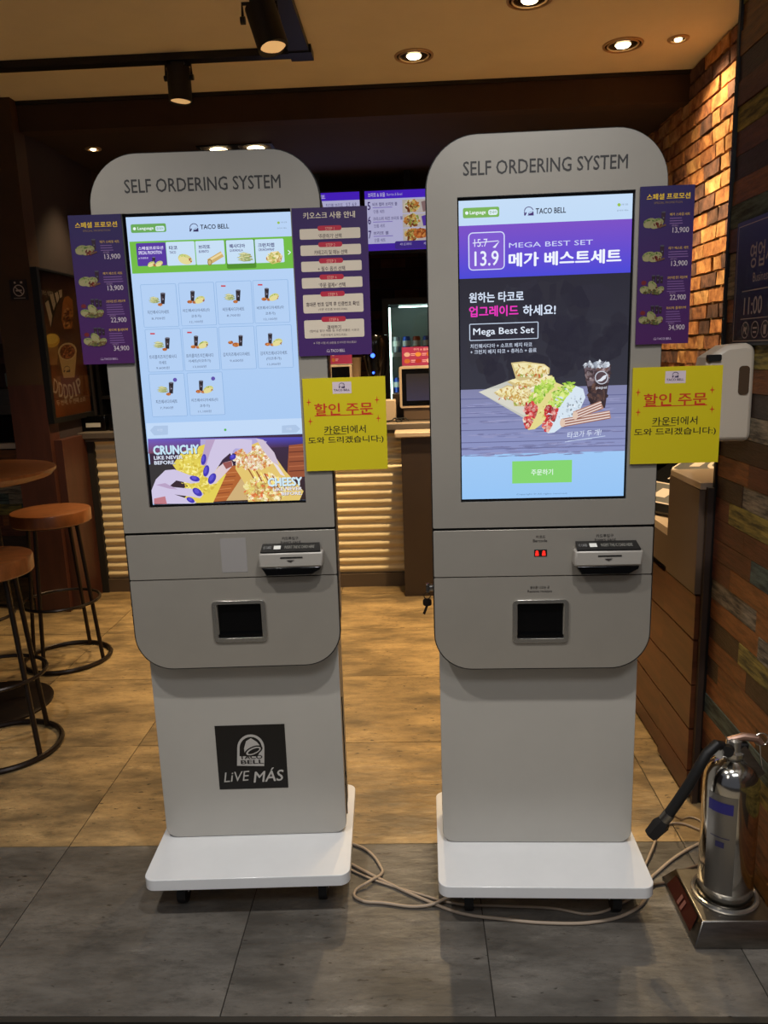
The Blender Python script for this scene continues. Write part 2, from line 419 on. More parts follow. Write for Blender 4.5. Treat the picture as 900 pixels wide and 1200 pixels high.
def taco(a, x, y, s, seed=0, rot=-25):
    a.ell(x, y, .75*s, .5*s, (206,204,130), rot); a.scatter(x-.1*s, y-.1*s, .6*s, .3*s, [(120,170,60),(176,200,100),(90,140,50),(225,225,150)], 26, .1*s, .05*s, rot, seed)
    a.ell(x-.05*s, y+.14*s, .66*s, .36*s, (226,216,150), rot); a.scatter(x+.5*s, y+.1*s, .14*s, .2*s, [(170,50,40),(120,60,50)], 6, .08*s, .06*s, seed=seed+1)
def combo(a, x, y, s, kind, seed):
    if kind == 0: quesa(a, x-.45*s, y+.1*s, .62*s, seed); cola(a, x+.5*s, y-.1*s, .55*s, 1.25*s); nugget(a, x+.2*s, y+.6*s, .55*s, seed)
    elif kind == 1: cola(a, x-.45*s, y-.2*s, .5*s, 1.15*s); nugget(a, x-.75*s, y+.45*s, .6*s, seed); nugget(a, x-.2*s, y+.5*s, .5*s, seed); taco(a, x+.4*s, y+.2*s, .8*s, seed)
    else: nugget(a, x-.7*s, y+.1*s, .6*s, seed); nugget(a, x-.1*s, y+.35*s, .8*s, seed+3); cola(a, x+.45*s, y-.1*s, .5*s, 1.2*s)

# ------------------------------------------------------------------ setting
def struct(name, mb, m_, **k):
    return obj(name, mb, m_, kind='structure', **k)
X_R, X_WOOD, Y_BEAM, Y_CNT, Z_C, Z_S = 1.45, .87, 4.25, 4.57, 2.74, 2.605
# floor: slab of grout with tiles laid on it
fl = struct('floor', MB().box(-3.45, 1.5, 1.405, 6.45, -.05, -.003), M['grout'])
tile_me = mesh_of(MB().box(-.2985, .2985, -.2985, .2985, -.012, 0), 'floor_tile', smooth=False); tile_me.materials.append(M['tile'])
grey_me = tile_me.copy(); grey_me.materials.clear(); grey_me.materials.append(M['tile_grey'])
for i in range(-4, 5):
    for j in range(0, 8):
        x = -1.0517 + .6*i + .3; y = 1.4082 + .6*j + .3
        if x > 1.6 or x < -3.4: continue
        o = obj('floor_tile', grey_me if j == 0 else tile_me, None, fl, loc=(x, y, 0 + random.uniform(-.0006, 0)))
M['strip'] = mat('dull_metal_strip', (62,58,52), .55, .3)
struct('trim_1', MB().box(-3.45, 1.5, 1.392, 1.406, -.02, .002).box(-3.45, 1.5, 1.38, 1.387, -.02, .001), M['strip'])
mf = struct('floor_mall', MB().box(-3.45, 1.5, -2.6, 1.389, -.05, -.004), M['grout'])
mt = mesh_of(MB().box(-.298, .298, -.298, .298, -.012, 0), 'mall_floor_tile', smooth=False); mt.materials.append(M['mall_tile'])
for i in range(-5, 4):
    for j in range(2):
        obj('floor_tile', mt, None, mf, loc=(-.0517 + .6*i + .12, 1.388 - .6*j - .3, -.001))
struct('ceiling', MB().box(-3.5, 1.55, .6, Y_BEAM, Z_C, Z_C+.06), M['ceiling'])
struct('ceiling_counter', MB().box(-3.5, 1.55, Y_BEAM+.09, 6.5, Z_S, Z_S+.06), M['soffit'])
struct('trim_2', MB().box(-3.5, 1.45, Y_BEAM, Y_BEAM+.09, Z_S-.012, Z_C), M['beam'])
struct('trim_3', MB().box(-3.5, 1.45, Y_BEAM-.008, Y_BEAM, Z_C-.018, Z_C), M['trackm'])
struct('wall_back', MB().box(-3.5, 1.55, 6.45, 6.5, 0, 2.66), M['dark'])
struct('wall_left', MB().box(-3.5, -3.45, -.6, 6.45, 0, 2.8), M['purplewall'])
struct('wall_plum', MB().box(-2.12, -2.0, 4.30, 5.17, 0, Z_S), M['purplewall'])
struct('wall_kitchen_left', MB().box(-2.12, -2.0, 5.17, 6.45, 0, Z_S).box(-3.45, -2.12, 5.14, 5.17, 0, Z_S), M['brownpost'])
post = struct('trim_4', MB().box(-2.2, -2.0, 4.18, 4.30, 1.30, Z_C), M['brownpost'])
struct('trim_5', MB().box(-2.2, -2.0, 4.18, 4.30, 0, 1.30), M['redpost'])
struct('trim_6', MB().box(-2.0, -1.955, 4.22, 4.56, 0, .99), M['redpost'])
# right side: brick wall of the recess, patchwork plank wall nearer
bw = struct('wall_right', MB().box(1.45, 1.53, 2.2, 6.45, 0, 2.8), M['mortar'])
BR.append(mat('brick_d', (120,84,70), .9, noise=.5, nscale=14, rgb2=(70,48,46), bump=.5, bscale=30, rnd=.25))
bms = []
for q in range(9):
    rg = random.Random(q); L_ = [.19, .19, .095][q % 3] if q < 6 else [.16, .13, .19][q % 3]
    b = bmesh.new(); bmesh.ops.create_cube(b, size=1)
    bmesh.ops.subdivide_edges(b, edges=[e for e in b.edges if abs(e.verts[0].co.y - e.verts[1].co.y) > .5], cuts=2)
    for v in b.verts:
        v.co.x *= .03; v.co.y *= L_; v.co.z *= .060
        if v.co.x < 0: v.co.x += rg.uniform(-.0035, .0035)
        v.co.y += rg.uniform(-.003, .003); v.co.z += rg.uniform(-.002, .002)
    me = bpy.data.meshes.new('brick'); b.to_mesh(me); b.free(); me.materials.append(BR[3 if q in (1, 7) else q % 3]); bms.append((me, L_))
row = 0; z = 1.30; nb = 0
while z < 2.70:
    y = 3.0 + (.05 if row % 2 else -.05)
    while y < 5.0:
        me, L_ = random.choice(bms)
        if nb < 298: obj('brick', me, None, bw, loc=(1.446 + random.uniform(-.004, .003), y + L_/2, z + .036)); nb += 1
        y += L_ + .011
    z += .072; row += 1
bwb = bpy.data.objects.new('x', None)
bpy.data.objects.remove(bwb)
# joined brick relief on the rest of that wall, hidden behind the kiosk and signs
mb = MB()
row = 0; z = .02
while z < 1.28:
    y = 2.5 + .1*(row % 2)
    while y < 5.0: mb.box(1.436, 1.455, y, y+.195, z+.004, z+.066); y += .207
    z += .072; row += 1
obj('brick_course', mb, BR[1], bw, smooth=False, kind='stuff')
# kitchen back wall bricks
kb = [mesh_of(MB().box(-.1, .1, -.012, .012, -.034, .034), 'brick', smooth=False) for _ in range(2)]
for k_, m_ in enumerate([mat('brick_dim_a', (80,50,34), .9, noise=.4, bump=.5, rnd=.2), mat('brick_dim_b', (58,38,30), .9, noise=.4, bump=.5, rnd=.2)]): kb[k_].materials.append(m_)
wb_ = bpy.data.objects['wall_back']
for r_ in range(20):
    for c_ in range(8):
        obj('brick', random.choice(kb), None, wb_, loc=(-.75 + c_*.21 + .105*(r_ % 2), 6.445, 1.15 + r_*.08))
ww = struct('wall_planks', MB().box(.885, 1.45, 1.0, 2.2, 0, 2.8), M['dark'])
rows = {17:[('g',9)],16:[('p',9)],15:[('r',9)],14:[('y',9)],13:[('r',9)],12:[('p',9)],11:[('o',9)],10:[('t',9)],9:[('r',9)],8:[('w',2.0),('o',9)],7:[('w',9)],
        6:[('o',9)],5:[('d',9)],4:[('d',2.02),('y',9)],3:[('d',2.04),('o',1.9),('d',9)],2:[('d',9)],1:[('w',9)],0:[('d',9)],
        -1:[('o',1.997),('r',9)],-2:[('d',2.027),('w',9)],-3:[('r',2.106),('y',9)],-4:[('r',2.0),('r',9)],-5:[('r',1.95),('t',9)],-6:[('r',2.074),('o',9)],
        -7:[('w',9)],-8:[('o',1.877),('w',9)],-9:[('d',1.991),('y',9)],-10:[('o',1.94),('d',9)],-11:[('d',2.116),('o',9)],-12:[('o',1.86),('d',9)],-13:[('t',9)],-14:[('o',9)],-15:[('r',1.9),('o',9)],-16:[('d',9)],-17:[('o',9)]}
plank_cache = {}
for k in range(-18, 28):
    z0 = 1.095 + .0604*k
    if z0 > 2.78: break
    y = 2.2; seq = list(rows.get(k, [(random.choice('ogrdy'), 9)])); idx = 0
    while y > 1.02:
        if idx < len(seq): c, yn = seq[idx]; idx += 1
        else: c, yn = random.choice('oordgwytp'), 9
        if yn == 9: yn = y - random.choice([.3, .38, .46])
        yn = max(1.0, yn); L_ = y - yn
        th = random.choice([0, .002, .004])
        pl = MB().box(.868 - th, .888, yn + .0007, y - .0007, max(0.001, z0 + .0008), min(2.74, z0 + .0597))
        obj('plank', pl, WM[c], ww, smooth=False)
        y = yn
struct('trim_7', MB().box(.860, .885, 2.2, 2.212, 0, Z_C), M['trackm'])
struct('trim_8', MB().box(.842, .859, 2.196, 2.212, 0, 1.0), M['darkpanel'])

# ceiling fittings
def downlight(x, y, z, r, label, power, aim=None, ang=110, gimbal=True, col=WARM, size=.03):
    t = thing('ceiling_downlight', label, 'downlight', (x, y, z), group=None)
    obj('trim_ring', MB().ring((0,0,-.002), r, .006, 36, 8).ring((0,0,-.004), r*.8, .004, 36, 6), M['lampring'], t)
    obj('baffle', MB().lathe([(r*.99, -.001), (r*.8, -.004), (r*.7, -.001), (r*.5, -.004), (r*.38, -.0005)], n=32), M['baffle'], t)
    obj('lamp', MB().lathe([(r*.40, -.003), (r*.34, -.009), (r*.15, -.012)], n=24), M['lamp'], t)
    spot(x, y, z-.03, power, ang, .7, size, col, aim or (x, y, 0))
    return t
downlight(.051, 3.885, Z_C, .085, 'round recessed downlight above the gap between the two kiosks', 185, ang=96)
downlight(.997, 3.873, Z_C, .085, 'round recessed downlight above the right kiosk', 155, ang=96)
downlight(.50, 3.36, Z_C, .085, 'round recessed downlight cut off by the top of the frame', 75, ang=84)
downlight(1.231, 3.834, Z_C, .042, 'smallest recessed spotlight beside the brick wall', 30, aim=(1.45, 3.75, 1.5), ang=120)
downlight(-1.78, 4.665, Z_S, .04, 'small downlight in the low ceiling over the left end of the counter', 34, aim=(-1.7, 4.25, 0), ang=75)
g = thing('ceiling_downlight', 'black rectangular twin downlight just above the left kiosk', 'downlight', (-.98, 4.80, Z_S))
obj('trim_frame', MB().prism(rr(-.22,.22,-.1,.1,.005,2), -.006, 0, holes=[rr(-.2,-.02,-.08,.08,.004,2), rr(.02,.2,-.08,.08,.004,2)], plane='xy'), M['trackm'], g)
for sx in (-.11, .11):
    obj('lamp', MB().lathe([(.05, -.002), (.045, -.012), (.02, -.018)], (sx, 0, 0), 20), M['lamp'], g)
spot(-.98, 4.8, Z_S-.04, 60, 120)

t = thing('track_light_rail', 'long black lighting track running across the ceiling at upper left', 'track', (-1.4, 3.74, Z_C))
obj('rail', MB().box(-1.9, .97, -.03, .03, -.03, 0), M['trackm'], t); obj('corner_joint', MB().box(.90, 1.0, -.05, .05, -.034, 0), M['trackm'], t)
t = thing('track_light_rail', 'black lighting track running towards the viewer at the top of the frame', 'track', (-.455, 2.6, Z_C))
obj('rail', MB().box(-.045, .045, -1.2, 1.09, -.03, 0), M['trackm'], t)
M['reflector'] = mat('lit_reflector', (220,190,140), .3, .5, emit=(255,200,130), es=.55)
def track_head(loc, label, tilt, power, aim):
    t = thing('track_spotlight', label, 'spotlight', loc)
    obj('driver_box', MB().box(-.03, .03, -.02, .02, -.05, -.028), M['trackm'], t, bevel=.003)
    ca, sa = math.cos(tilt), math.sin(tilt)
    def Q(r, d): return None
    top = Vector((0, 0, -.04)); ax = Vector((sa*.55, -sa*.2, -ca)).normalized()
    obj('yoke', MB().tube([(-.058,0,-.10),(-.058,0,-.045),(.058,0,-.045),(.058,0,-.10)], .006, 8), M['trackm'], t)
    c0 = Vector((0, 0, -.05)); c1 = c0 + ax*.145
    obj('housing', MB().tube([c0, c0 + ax*.005, c1, c1 - ax*.02, c0 + ax*.09], [.03, .052, .052, .046, .03], 28), M['trackm'], t)
    for kx in (-.066, .05): obj('pivot_knob', MB().cyl((kx,0,-.095), (kx+.016,0,-.095), .012), M['trackm'], t)
    obj('reflector', MB().tube([c1 - ax*.004, c1 - ax*.02], [.044, .034], 28), M['reflector'], t)
    if power: p = Vector(loc) + c1 + ax*.01; spot(p.x, p.y, p.z, power, 70, .8, .03, WARM, aim)
    return t
track_head((-1.005, 3.74, Z_C), 'black cylinder spotlight hanging from the cross track above the left kiosk', .0, 120, (-1.5, 4.35, .1))
track_head((-.47, 2.82, Z_C), 'larger-looking black cylinder spotlight tilted right beside the track corner', .5, 0, (-.1, 2.6, 0))
th2 = bpy.data.objects['track_spotlight.001']
th2.location = (-.47, 2.82, 2.60)
obj('stem', MB().cyl((0,0,-.03), (0,0,.109), .012).box(-.03,.03,-.09,.09,.03,.108), M['trackm'], th2)

# ------------------------------------------------------------------ kiosks
WH, WB, WP, KH, Z1, Z2, Z0, ZP, TP, A_, PF, PB = .5135, .4931, .5239, 1.8573, .9935, .8751, .6416, .125, .0317, .0555, .1746, .2435
WS, S0, S1 = .3808, 1.0585, 1.7329
def kiosk(name_label, loc, rotz, left):
    k = thing('ordering_kiosk', name_label, 'kiosk', loc, rotz, 'self ordering kiosks')
    h = WH/2
    obj('rear_shell', MB().prism(rr(-h+.002, h-.002, Z0+.004, KH-.003, (.088,.088,.108,.108), 12), -A_+.022, .095), M['silver_side'], k, bevel=.006)
    obj('edge_gasket', MB().prism(rr(-h-.0026, h+.0026, Z0-.0026, KH+.0024, (.09,.09,.11,.11), 12), -A_+.012, -A_+.022), M['gasket'], k)
    obj('edge_strip', MB().prism(rr(-h-.0024, h+.0024, Z0-.0024, KH+.0024, (.092,.092,.112,.112), 12), -A_+.0003, -A_+.0118, holes=[rr(-h-.0001, h+.0001, Z0-.0001, KH+.0001, (.09,.09,.11,.11), 12)]), M['gasket'], k)
    scr = [(-WS/2, S0), (WS/2, S0), (WS/2, S1), (-WS/2, S1)]
    obj('display_panel', MB().prism(rr(-h, h, Z1+.004, KH, (.003,.003,.11,.11), 12), -A_-.004, -A_+.0115, holes=[scr]), M['silver'], k, bevel=.0012)
    obj('reader_panel', MB().prism(rr(-h, h, Z2+.0012, Z1-.003, .003, 2), -A_, -A_+.0115), M['silver'], k, bevel=.001)
    cx = .008 if left else -.003
    hole = rr(cx-.055, cx+.055, .7200, .808, .004, 3)
    obj('receipt_panel', MB().prism(rr(-h, h, Z0, Z2-.0012, (.09,.09,.003,.003), 12), -A_, -A_+.0115, holes=[hole]), M['silver'], k, bevel=.001)
    rf = obj('receipt_slot', MB().prism(rr(cx-.067, cx+.067, .7085, .8175, .012, 5), -A_-.005, -A_+.002, holes=[rr(cx-.056, cx+.056, .7195, .8085, .005, 5)]), M['chrome'], k, bevel=.0015, label='chrome-framed receipt outlet with dark inside')
    obj('slot_recess', MB().box(cx-.0555, cx+.0555, -A_+.0095, -A_+.0115, .718, .81).box(cx-.0555, cx+.0555, -A_-.001, -A_+.01, .7195, .728), M['blackgloss'], rf)
    # lower body
    b = WB/2
    obj('lower_panel', MB().prism(rr(-b, b, ZP+.001, Z0+.07, (.032,.032,0,0), 8), 0, .0125), M['body_white'], k, bevel=.0015)
    obj('lower_shell', MB().prism(rr(-b+.001, b-.001, ZP, Z0+.07, (.028,.028,0,0), 6), .0145, .14), M['silver_side'], k, bevel=.004)
    # display
    bz = obj('screen', MB().prism(scr, -A_+.004, -A_+.011), M['blackgloss'], k, label='black-bezelled touch screen')
    # card reader
    rx = .148 if left else .147; yy = -A_
    cr = obj('card_reader', MB().prism([(rx-.078,.906),(rx+.078,.906),(rx+.080,.944),(rx-.076,.944)], yy-.034, yy+.001), M['reader_silver'], k, bevel=.005, label='silver and black card reader jutting out')
    obj('reader_label', MB().add([(rx-.072,yy-.033,.944),(rx+.074,yy-.033,.944),(rx+.070,yy,.957),(rx-.070,yy,.957),(rx-.072,yy-.033,.9465),(rx+.074,yy-.033,.9465),(rx+.070,yy-.001,.9595),(rx-.070,yy-.001,.9595)], [(0,3,2,1),(4,5,6,7),(0,1,5,4),(1,2,6,5),(2,3,7,6),(3,0,4,7)]), M['black'], cr)
    obj('reader_base', MB().prism([(rx-.060,.886),(rx+.048,.886),(rx+.070,.898),(rx+.072,.906),(rx-.072,.906)], yy-.032, yy), M['blackgloss'], cr, bevel=.002)
    obj('card_slot', MB().box(rx-.024, rx+.030, yy-.0352, yy-.034, .930, .933), M['black'], cr)
    ar = Art(.146, .03); ar.src(0, 0, 1)
    for q in range(3): pass
    la = Art(WH, .12, [(-h, Z1), (h, Z1), (h, Z2), (-h, Z2)])
    def up_(): la.src(0, 0, 1)
    la.H = Z1 - Z2
    ink = (60,56,54)
    la.text('카드투입구', rx-.022, .9755, rx+.018, .9675, ink, .02); la.text('Insert card', rx-.025, .9655, rx+.023, .9595, ink, .02)
    la.build('panel_lettering', INK_PRINT, k, (0, -A_-.0004, (Z1+Z2)/2)); la.items = []; la.boxes = []
    if not left:
        la.text('바코드', -.015, .9755, .007, .9685, ink, .02); la.text('Barcode', -.022, .966, .011, .959, ink, .02)
        la.build('panel_lettering', INK_PRINT, k, (0, -A_-.0004, (Z1+Z2)/2)); la.items = []; la.boxes = []
    la.poly([(rx-.010,.9255),(rx+.010,.9255),(rx,.920)], ink)
    la.build('arrow_mark', INK_PRINT, k, (0, -A_-.0355, (Z1+Z2)/2))
    l2 = Art(.142, .022, [(0,0),(15,0),(15,1),(0,1)])
    l2.text('IC CARD', .6, .3, 2.6, .75, (150,150,150), .01); l2.rect(3.2, .2, 5.0, .85, (225,225,220))
    l2.text('INSERT THE IC CARD HERE', 6, .28, 13.6, .78, (150,148,140), .01)
    o = l2.build('reader_lettering', INK_PRINT, cr, (rx, yy-.0172, .9538)); o.rotation_euler = (-math.atan2(.032, .0135), 0, 0)
    # heading
    hd = Art(WH, .06, [(-.25675, 1.83), (.25675, 1.83), (.25675, 1.75), (-.25675, 1.75)]); hd.H = .08
    hd.text('SELF ORDERING SYSTEM', -.177, 1.8045, .172, 1.7755, (52,50,50), .018)
    hd.build('heading_lettering', INK_PRINT, k, (0, -A_-.0043, 1.79))
    if not left:
        l3 = Art(.2, .1, [(-.1, .87), (.1, .87), (.1, .82), (-.1, .82)]); l3.H = .05
        l3.text('영수증 나오는 곳', -.028, .851, .018, .8435, ink, .02); l3.text('Receive receipts', -.034, .841, .024, .833, ink, .02)
        l3.build('panel_lettering', INK_PRINT, k, (0, -A_-.0004, .845))
        bs = obj('barcode_scanner', MB().box(-.019, .011, yy-.001, yy+.002, .924, .9405), M['black'], k)
        for sx in (-.0135, .0025): obj('scanner_lamp', MB().cyl((sx+.001, yy-.0012, .935), (sx+.001, yy-.002, .935), .0035, n=10).box(sx-.003, sx+.005, yy-.0016, yy-.001, .926, .932), M['barcode'], bs)
    else:
        obj('worn_sticker_patch', MB().box(-.026, .037, yy-.0006, yy, .890, .9765), mat('faded_grey_film', (148,144,142), .5), k, label='faded grey film patch')
        st = Art(.186, .186, [(251,851.5),(333,848),(338,922.5),(258,926)])
        st.src(245, 840, 9)
        st.rect(50, 100, 800, 790, (14,12,12))
        st.items = []; st.boxes = []
        st.raw([(-.093,-.093),(.093,-.093),(.093,.093),(-.093,.093)], [(0,1,2,3)], [(16,14,14)]*4)
        bell(st, 440, 330, 143, (16,14,14), (190,186,180), block=(186,182,176))
        st.text('TACO', 322, 412, 562, 452, (20,16,16), .045); st.text('BELL', 335, 462, 578, 504, (20,16,16), .045)
        st.text('LiVE', 150, 590, 432, 692, (186,182,176), .01, rot=3, shear=.22); st.text('MÁS', 456, 545, 800, 690, (190,186,180), .025, rot=3, shear=.22)
        stk = obj('logo_sticker', MB().box(-.093, .093, -.0006, 0, -.093, .093), M['black'], k, loc=(.0015, 0, .3595), label='square black sticker with bell logo')
        st.build('sticker_print', INK_PRINT, stk, (0, -.0008, 0))
    # lock and key on the left edge
    lk = obj('lock', MB().cyl((-h-.012, .02, .828), (-h+.004, .02, .828), .0095, n=16).box(-h-.02, -h-.012, .012, .028, .817, .838), M['steel_matt'], k, bevel=.001)
    obj('key', MB().ring((-h-.018, .02, .806), .008, .0012, 16, 6, 'y').prism(rr(-h-.029, -h-.007, .780, .799, .006, 4), .018, .021).prism([(-h-.021,.782),(-h-.015,.782),(-h-.024,.757),(-h-.030,.760)], .0185, .0205), M['blackmetal'], lk)
    # side seam hardware
    obj('side_hinge', MB().box(b-.002, b+.001, .03, .1, .25, .251).box(b-.002, b+.0015, .05, .054, .15, .5), M['gasket'], k)
    return k, bz
KR = (.3014, 1.8306, 0); KL = (-.453, 1.8724, 0); RA, LA = -.0178, .0335
kR, scrR = kiosk('right-hand silver kiosk showing one large taco set promotion on its screen', KR, RA, False)
kL, scrL = kiosk('left-hand silver kiosk showing a menu grid and bearing the black bell sticker', KL, LA, True)
DW, DH = .3735, .6615
DQR = [(538.5,232.5),(743.7,224.6),(730.3,583),(538.3,586.9)]
DQL = [(147,254.5),(340.5,246),(359.8,587),(179.5,593.7)]

# right display
a = Art(DW, DH, DQR); a.src(500, 210, 3.078)
B = (196,220,246)
a.raw([(-DW/2,-DH/2),(DW/2,-DH/2),(DW/2,DH/2),(-DW/2,DH/2)], [(0,1,2,3)], [(150,196,244)]*2 + [B]*2)
a.rect(118, 160, 760, 352, (122,78,196), (72,70,214))
a.rect(118, 352, 760, 760, (38,36,48), (50,50,62))
a.scatter(420, 560, 290, 180, [(42,40,51),(39,37,49),(46,45,56),(41,39,52)], 60, 60, 40, seed=5)
a.rect(118, 757, 760, 996, (128,130,168), (140,148,196))
for i, yy in enumerate([790, 822, 858, 905, 950, 975]): a.rect(118, yy, 760, yy+3, (100,104,148)); a.scatter(410, yy+14, 300, 10, [(150,152,192),(112,114,156),(138,142,186)], 60, 24, 1.6, rot=-2, seed=i, al=-.03)
a.rect(134, 95, 266, 132, (122,178,88), r=6); a.ell(148, 113, 6, 6, (235,245,250)); a.text('Language', 159, 105, 217, 122, (245,250,255), .03)
a.rect(226, 101, 260, 121, (225,240,250), r=8); a.text('한국어', 230, 105, 256, 117, (110,160,110), .02)
bell(a, 373, 106, 17, (70,50,110), (190,214,242)); a.text('TACO BELL', 398, 97, 508, 118, (30,30,50), .035)
a.ell(700, 86, 6, 6, (150,190,70)); a.text('쿠폰 조회', 708, 82, 732, 89, (120,140,160)); a.text('관리자 메뉴', 692, 104, 734, 110, (120,140,160))
a.frame(152, 184, 285, 322, 4, (214,220,250), 16, (124,88,206))
a.text('15.7', 174, 208, 222, 236, (226,230,250), .01); a.line([(168,222),(262,214)], 3, (226,230,250)); a.poly([(240,238),(266,214),(250,240)], (226,230,250)); a.text('13.9', 174, 252, 262, 306, (232,238,252), .025)
a.text('MEGA BEST SET', 300, 222, 604, 240, (206,214,250), .01); a.text('메가 베스트세트', 298, 258, 708, 310, (240,244,255), .06)
a.text('원하는 타코로', 152, 402, 352, 440, (214,226,246), .045); a.text('업그레이드', 152, 452, 332, 492, (236,52,190), .05); a.text('하세요!', 348, 448, 468, 488, (214,226,246), .045)
a.frame(152, 516, 404, 578, 3, (200,214,236), 4, (40,38,50)); a.text('Mega Best Set', 166, 532, 388, 564, (226,236,250), .02)
a.text('치킨퀘사디아 + 소프트 베지 타코', 155, 590, 380, 606, (206,216,236), .015); a.text('+ 크런치 베지 타코 + 츄러스 + 음료', 155, 611, 396, 627, (206,216,236), .015)
# reflection-free food picture
a.src(540, 410, 4.5)
a.poly([(88,218),(270,150),(470,150),(470,250),(400,320),(325,358)], (196,196,186)); a.poly([(88,218),(150,200),(420,190),(330,345)], (214,212,200))
for i, (pts) in enumerate([[(168,222),(240,182),(372,205),(340,250),(300,268),(200,245)], [(240,165),(300,140),(480,130),(505,175),(420,200),(300,200)], [(270,265),(330,225),(440,205),(420,250),(340,295),(275,295)], [(262,62),(330,55),(440,70),(468,92),(466,122),(420,138),(310,160),(288,150)]]):
    a.poly(pts, (206,186,130)); cx_ = sum(p[0] for p in pts)/len(pts); cy_ = sum(p[1] for p in pts)/len(pts)
    a.poly([(cx_+(p[0]-cx_)*.92, cy_-8+(p[1]-cy_)*.7) for p in pts], (240,228,176)); a.scatter(cx_, cy_-4, 90, 32, [(206,170,90),(246,238,200),(190,150,84),(226,214,150)], 60, 11, 4, seed=i)
    a.scatter(cx_, cy_+26, 80, 8, [(196,110,60),(244,236,206),(160,170,80)], 26, 9, 5, seed=i+9)
def big_taco(dx, dy, shell, dots, sd):
    a.poly([(330+dx,400+dy),(345+dx,330+dy),(400+dx,235+dy),(455+dx,185+dy),(500+dx,178+dy),(540+dx,195+dy),(548+dx,240+dy),(520+dx,300+dy),(450+dx,370+dy),(380+dx,425+dy),(350+dx,432+dy)], shell)
    a.scatter(420+dx, 232+dy, 95, 34, [(150,196,60),(196,222,96),(110,160,44),(226,236,150),(170,206,84)], 120, 14, 6, rot=-50, seed=sd)
    a.scatter(368+dx, 325+dy, 36, 38, [(190,40,52),(214,70,70),(150,36,44),(236,190,180),(120,60,60)], 60, 12, 9, rot=-40, seed=sd+1)
    a.scatter(350+dx, 390+dy, 24, 34, [(200,44,56),(222,90,84),(236,220,200),(150,40,44)], 46, 11, 8, seed=sd+2)
    a.poly([(352+dx,432+dy),(392+dx,360+dy),(410+dx,300+dy),(450+dx,240+dy),(500+dx,196+dy),(540+dx,195+dy),(552+dx,240+dy),(520+dx,310+dy),(450+dx,380+dy),(385+dx,428+dy)], shell)
    a.scatter(470+dx, 300+dy, 90, 36, dots, 46, 6, 4, rot=-50, seed=sd+3)
big_taco(0, -10, (226,214,140), [(206,186,96),(236,226,160),(186,170,80)], 20)
big_taco(104, 8, (214,228,240), [(176,190,200),(236,242,250),(140,150,160),(200,214,230)], 40)
a.poly([(645,75),(795,75),(778,180),(760,305),(690,300),(662,180)], (58,44,48)); a.poly([(650,85),(790,85),(780,170),(668,190)], (104,88,96)); a.scatter(722, 130, 62, 48, [(140,122,124),(80,62,66),(168,154,160),(60,48,52),(110,80,74)], 80, 14, 9, seed=70)
a.scatter(720, 235, 50, 60, [(66,50,52),(86,64,60),(50,38,42),(104,76,66)], 50, 15, 9, seed=71); a.scatter(722, 74, 74, 14, [(206,214,226),(150,158,172),(110,112,124),(230,236,244)], 60, 12, 6, seed=72)
a.ell(742, 143, 36, 36, (196,200,212)); a.ell(742, 143, 31, 31, (84,66,72)); a.poly([(716,160),(735,150),(750,135),(770,126),(764,148),(744,162),(724,164)], (222,226,236)); a.text('pepsi', 712, 190, 770, 208, (206,208,220), .03)
for (p, q) in [(((528,385),(788,340))), (((596,345),(744,288)))]:
    a.line([p, q], 44, (176,132,116)); 
    for o_ in (-14, 0, 14): a.line([(p[0]+4, p[1]+o_), (q[0]-4, q[1]+o_)], 5, (238,222,216)); a.line([(p[0]+4, p[1]+o_+7), (q[0]-4, q[1]+o_+7)], 3, (142,92,80))
    a.ell(p[0]+4, p[1], 14, 22, (224,196,176))
a.text('타코가 두 개!', 556, 428, 742, 462, (222,232,250), 0, shear=.2, rot=4); a.line([(545,488),(620,476),(760,455)], 3, (200,214,240)); a.line([(560,482),(690,470)], 2, (200,214,240))
a.src(500, 210, 3.078)
a.rect(303, 1020, 522, 1102, (132,212,110)); a.text('주문하기', 372, 1050, 452, 1072, (226,246,232), .03)
a.text('Copyright © All rights reserved.', 318, 1139, 504, 1146, (96,130,170))
a.build('screen_image', INK_SCREEN, scrR, (-.0005, -A_+.0036, (S0+S1)/2))

# left display
a = Art(DW, DH, DQL); a.src(150, 245, 4.5)
a.raw([(-DW/2,-DH/2),(DW/2,-DH/2),(DW/2,DH/2),(-DW/2,DH/2)], [(0,1,2,3)], [(160,196,240)]*2 + [(184,210,244)]*2)
a.rect(12, 80, 198, 126, (104,166,86), r=8); a.ell(33, 103, 8, 8, (230,244,240)); a.text('Language', 48, 93, 133, 114, (236,246,250), .03); a.rect(142, 88, 190, 115, (206,228,246), r=8); a.text('한국어', 148, 94, 184, 109, (100,150,110), .02)
bell(a, 346, 92, 23, (50,44,90), (184,210,244)); a.text('TACO BELL', 378, 78, 530, 103, (22,26,44), .035)
a.ell(792, 64, 7, 7, (150,190,70)); a.text('쿠폰 조회', 803, 58, 835, 66, (110,130,150)); a.text('관리자 메뉴', 784, 90, 836, 97, (110,130,150))
a.rect(6, 172, 880, 342, (112,186,66))
a.rect(40, 180, 196, 302, (84,52,158), r=6); a.text('스페셜프로모션', 52, 198, 184, 216, (226,220,250), .04); a.text('SPECIAL PROMOTION', 54, 222, 176, 240, (226,220,250), .04); a.text('# 프로모션', 54, 254, 104, 264, (226,220,250), .02)
combo(a, 150, 280, 34, 1, 3); taco(a, 122, 290, 26, 4)
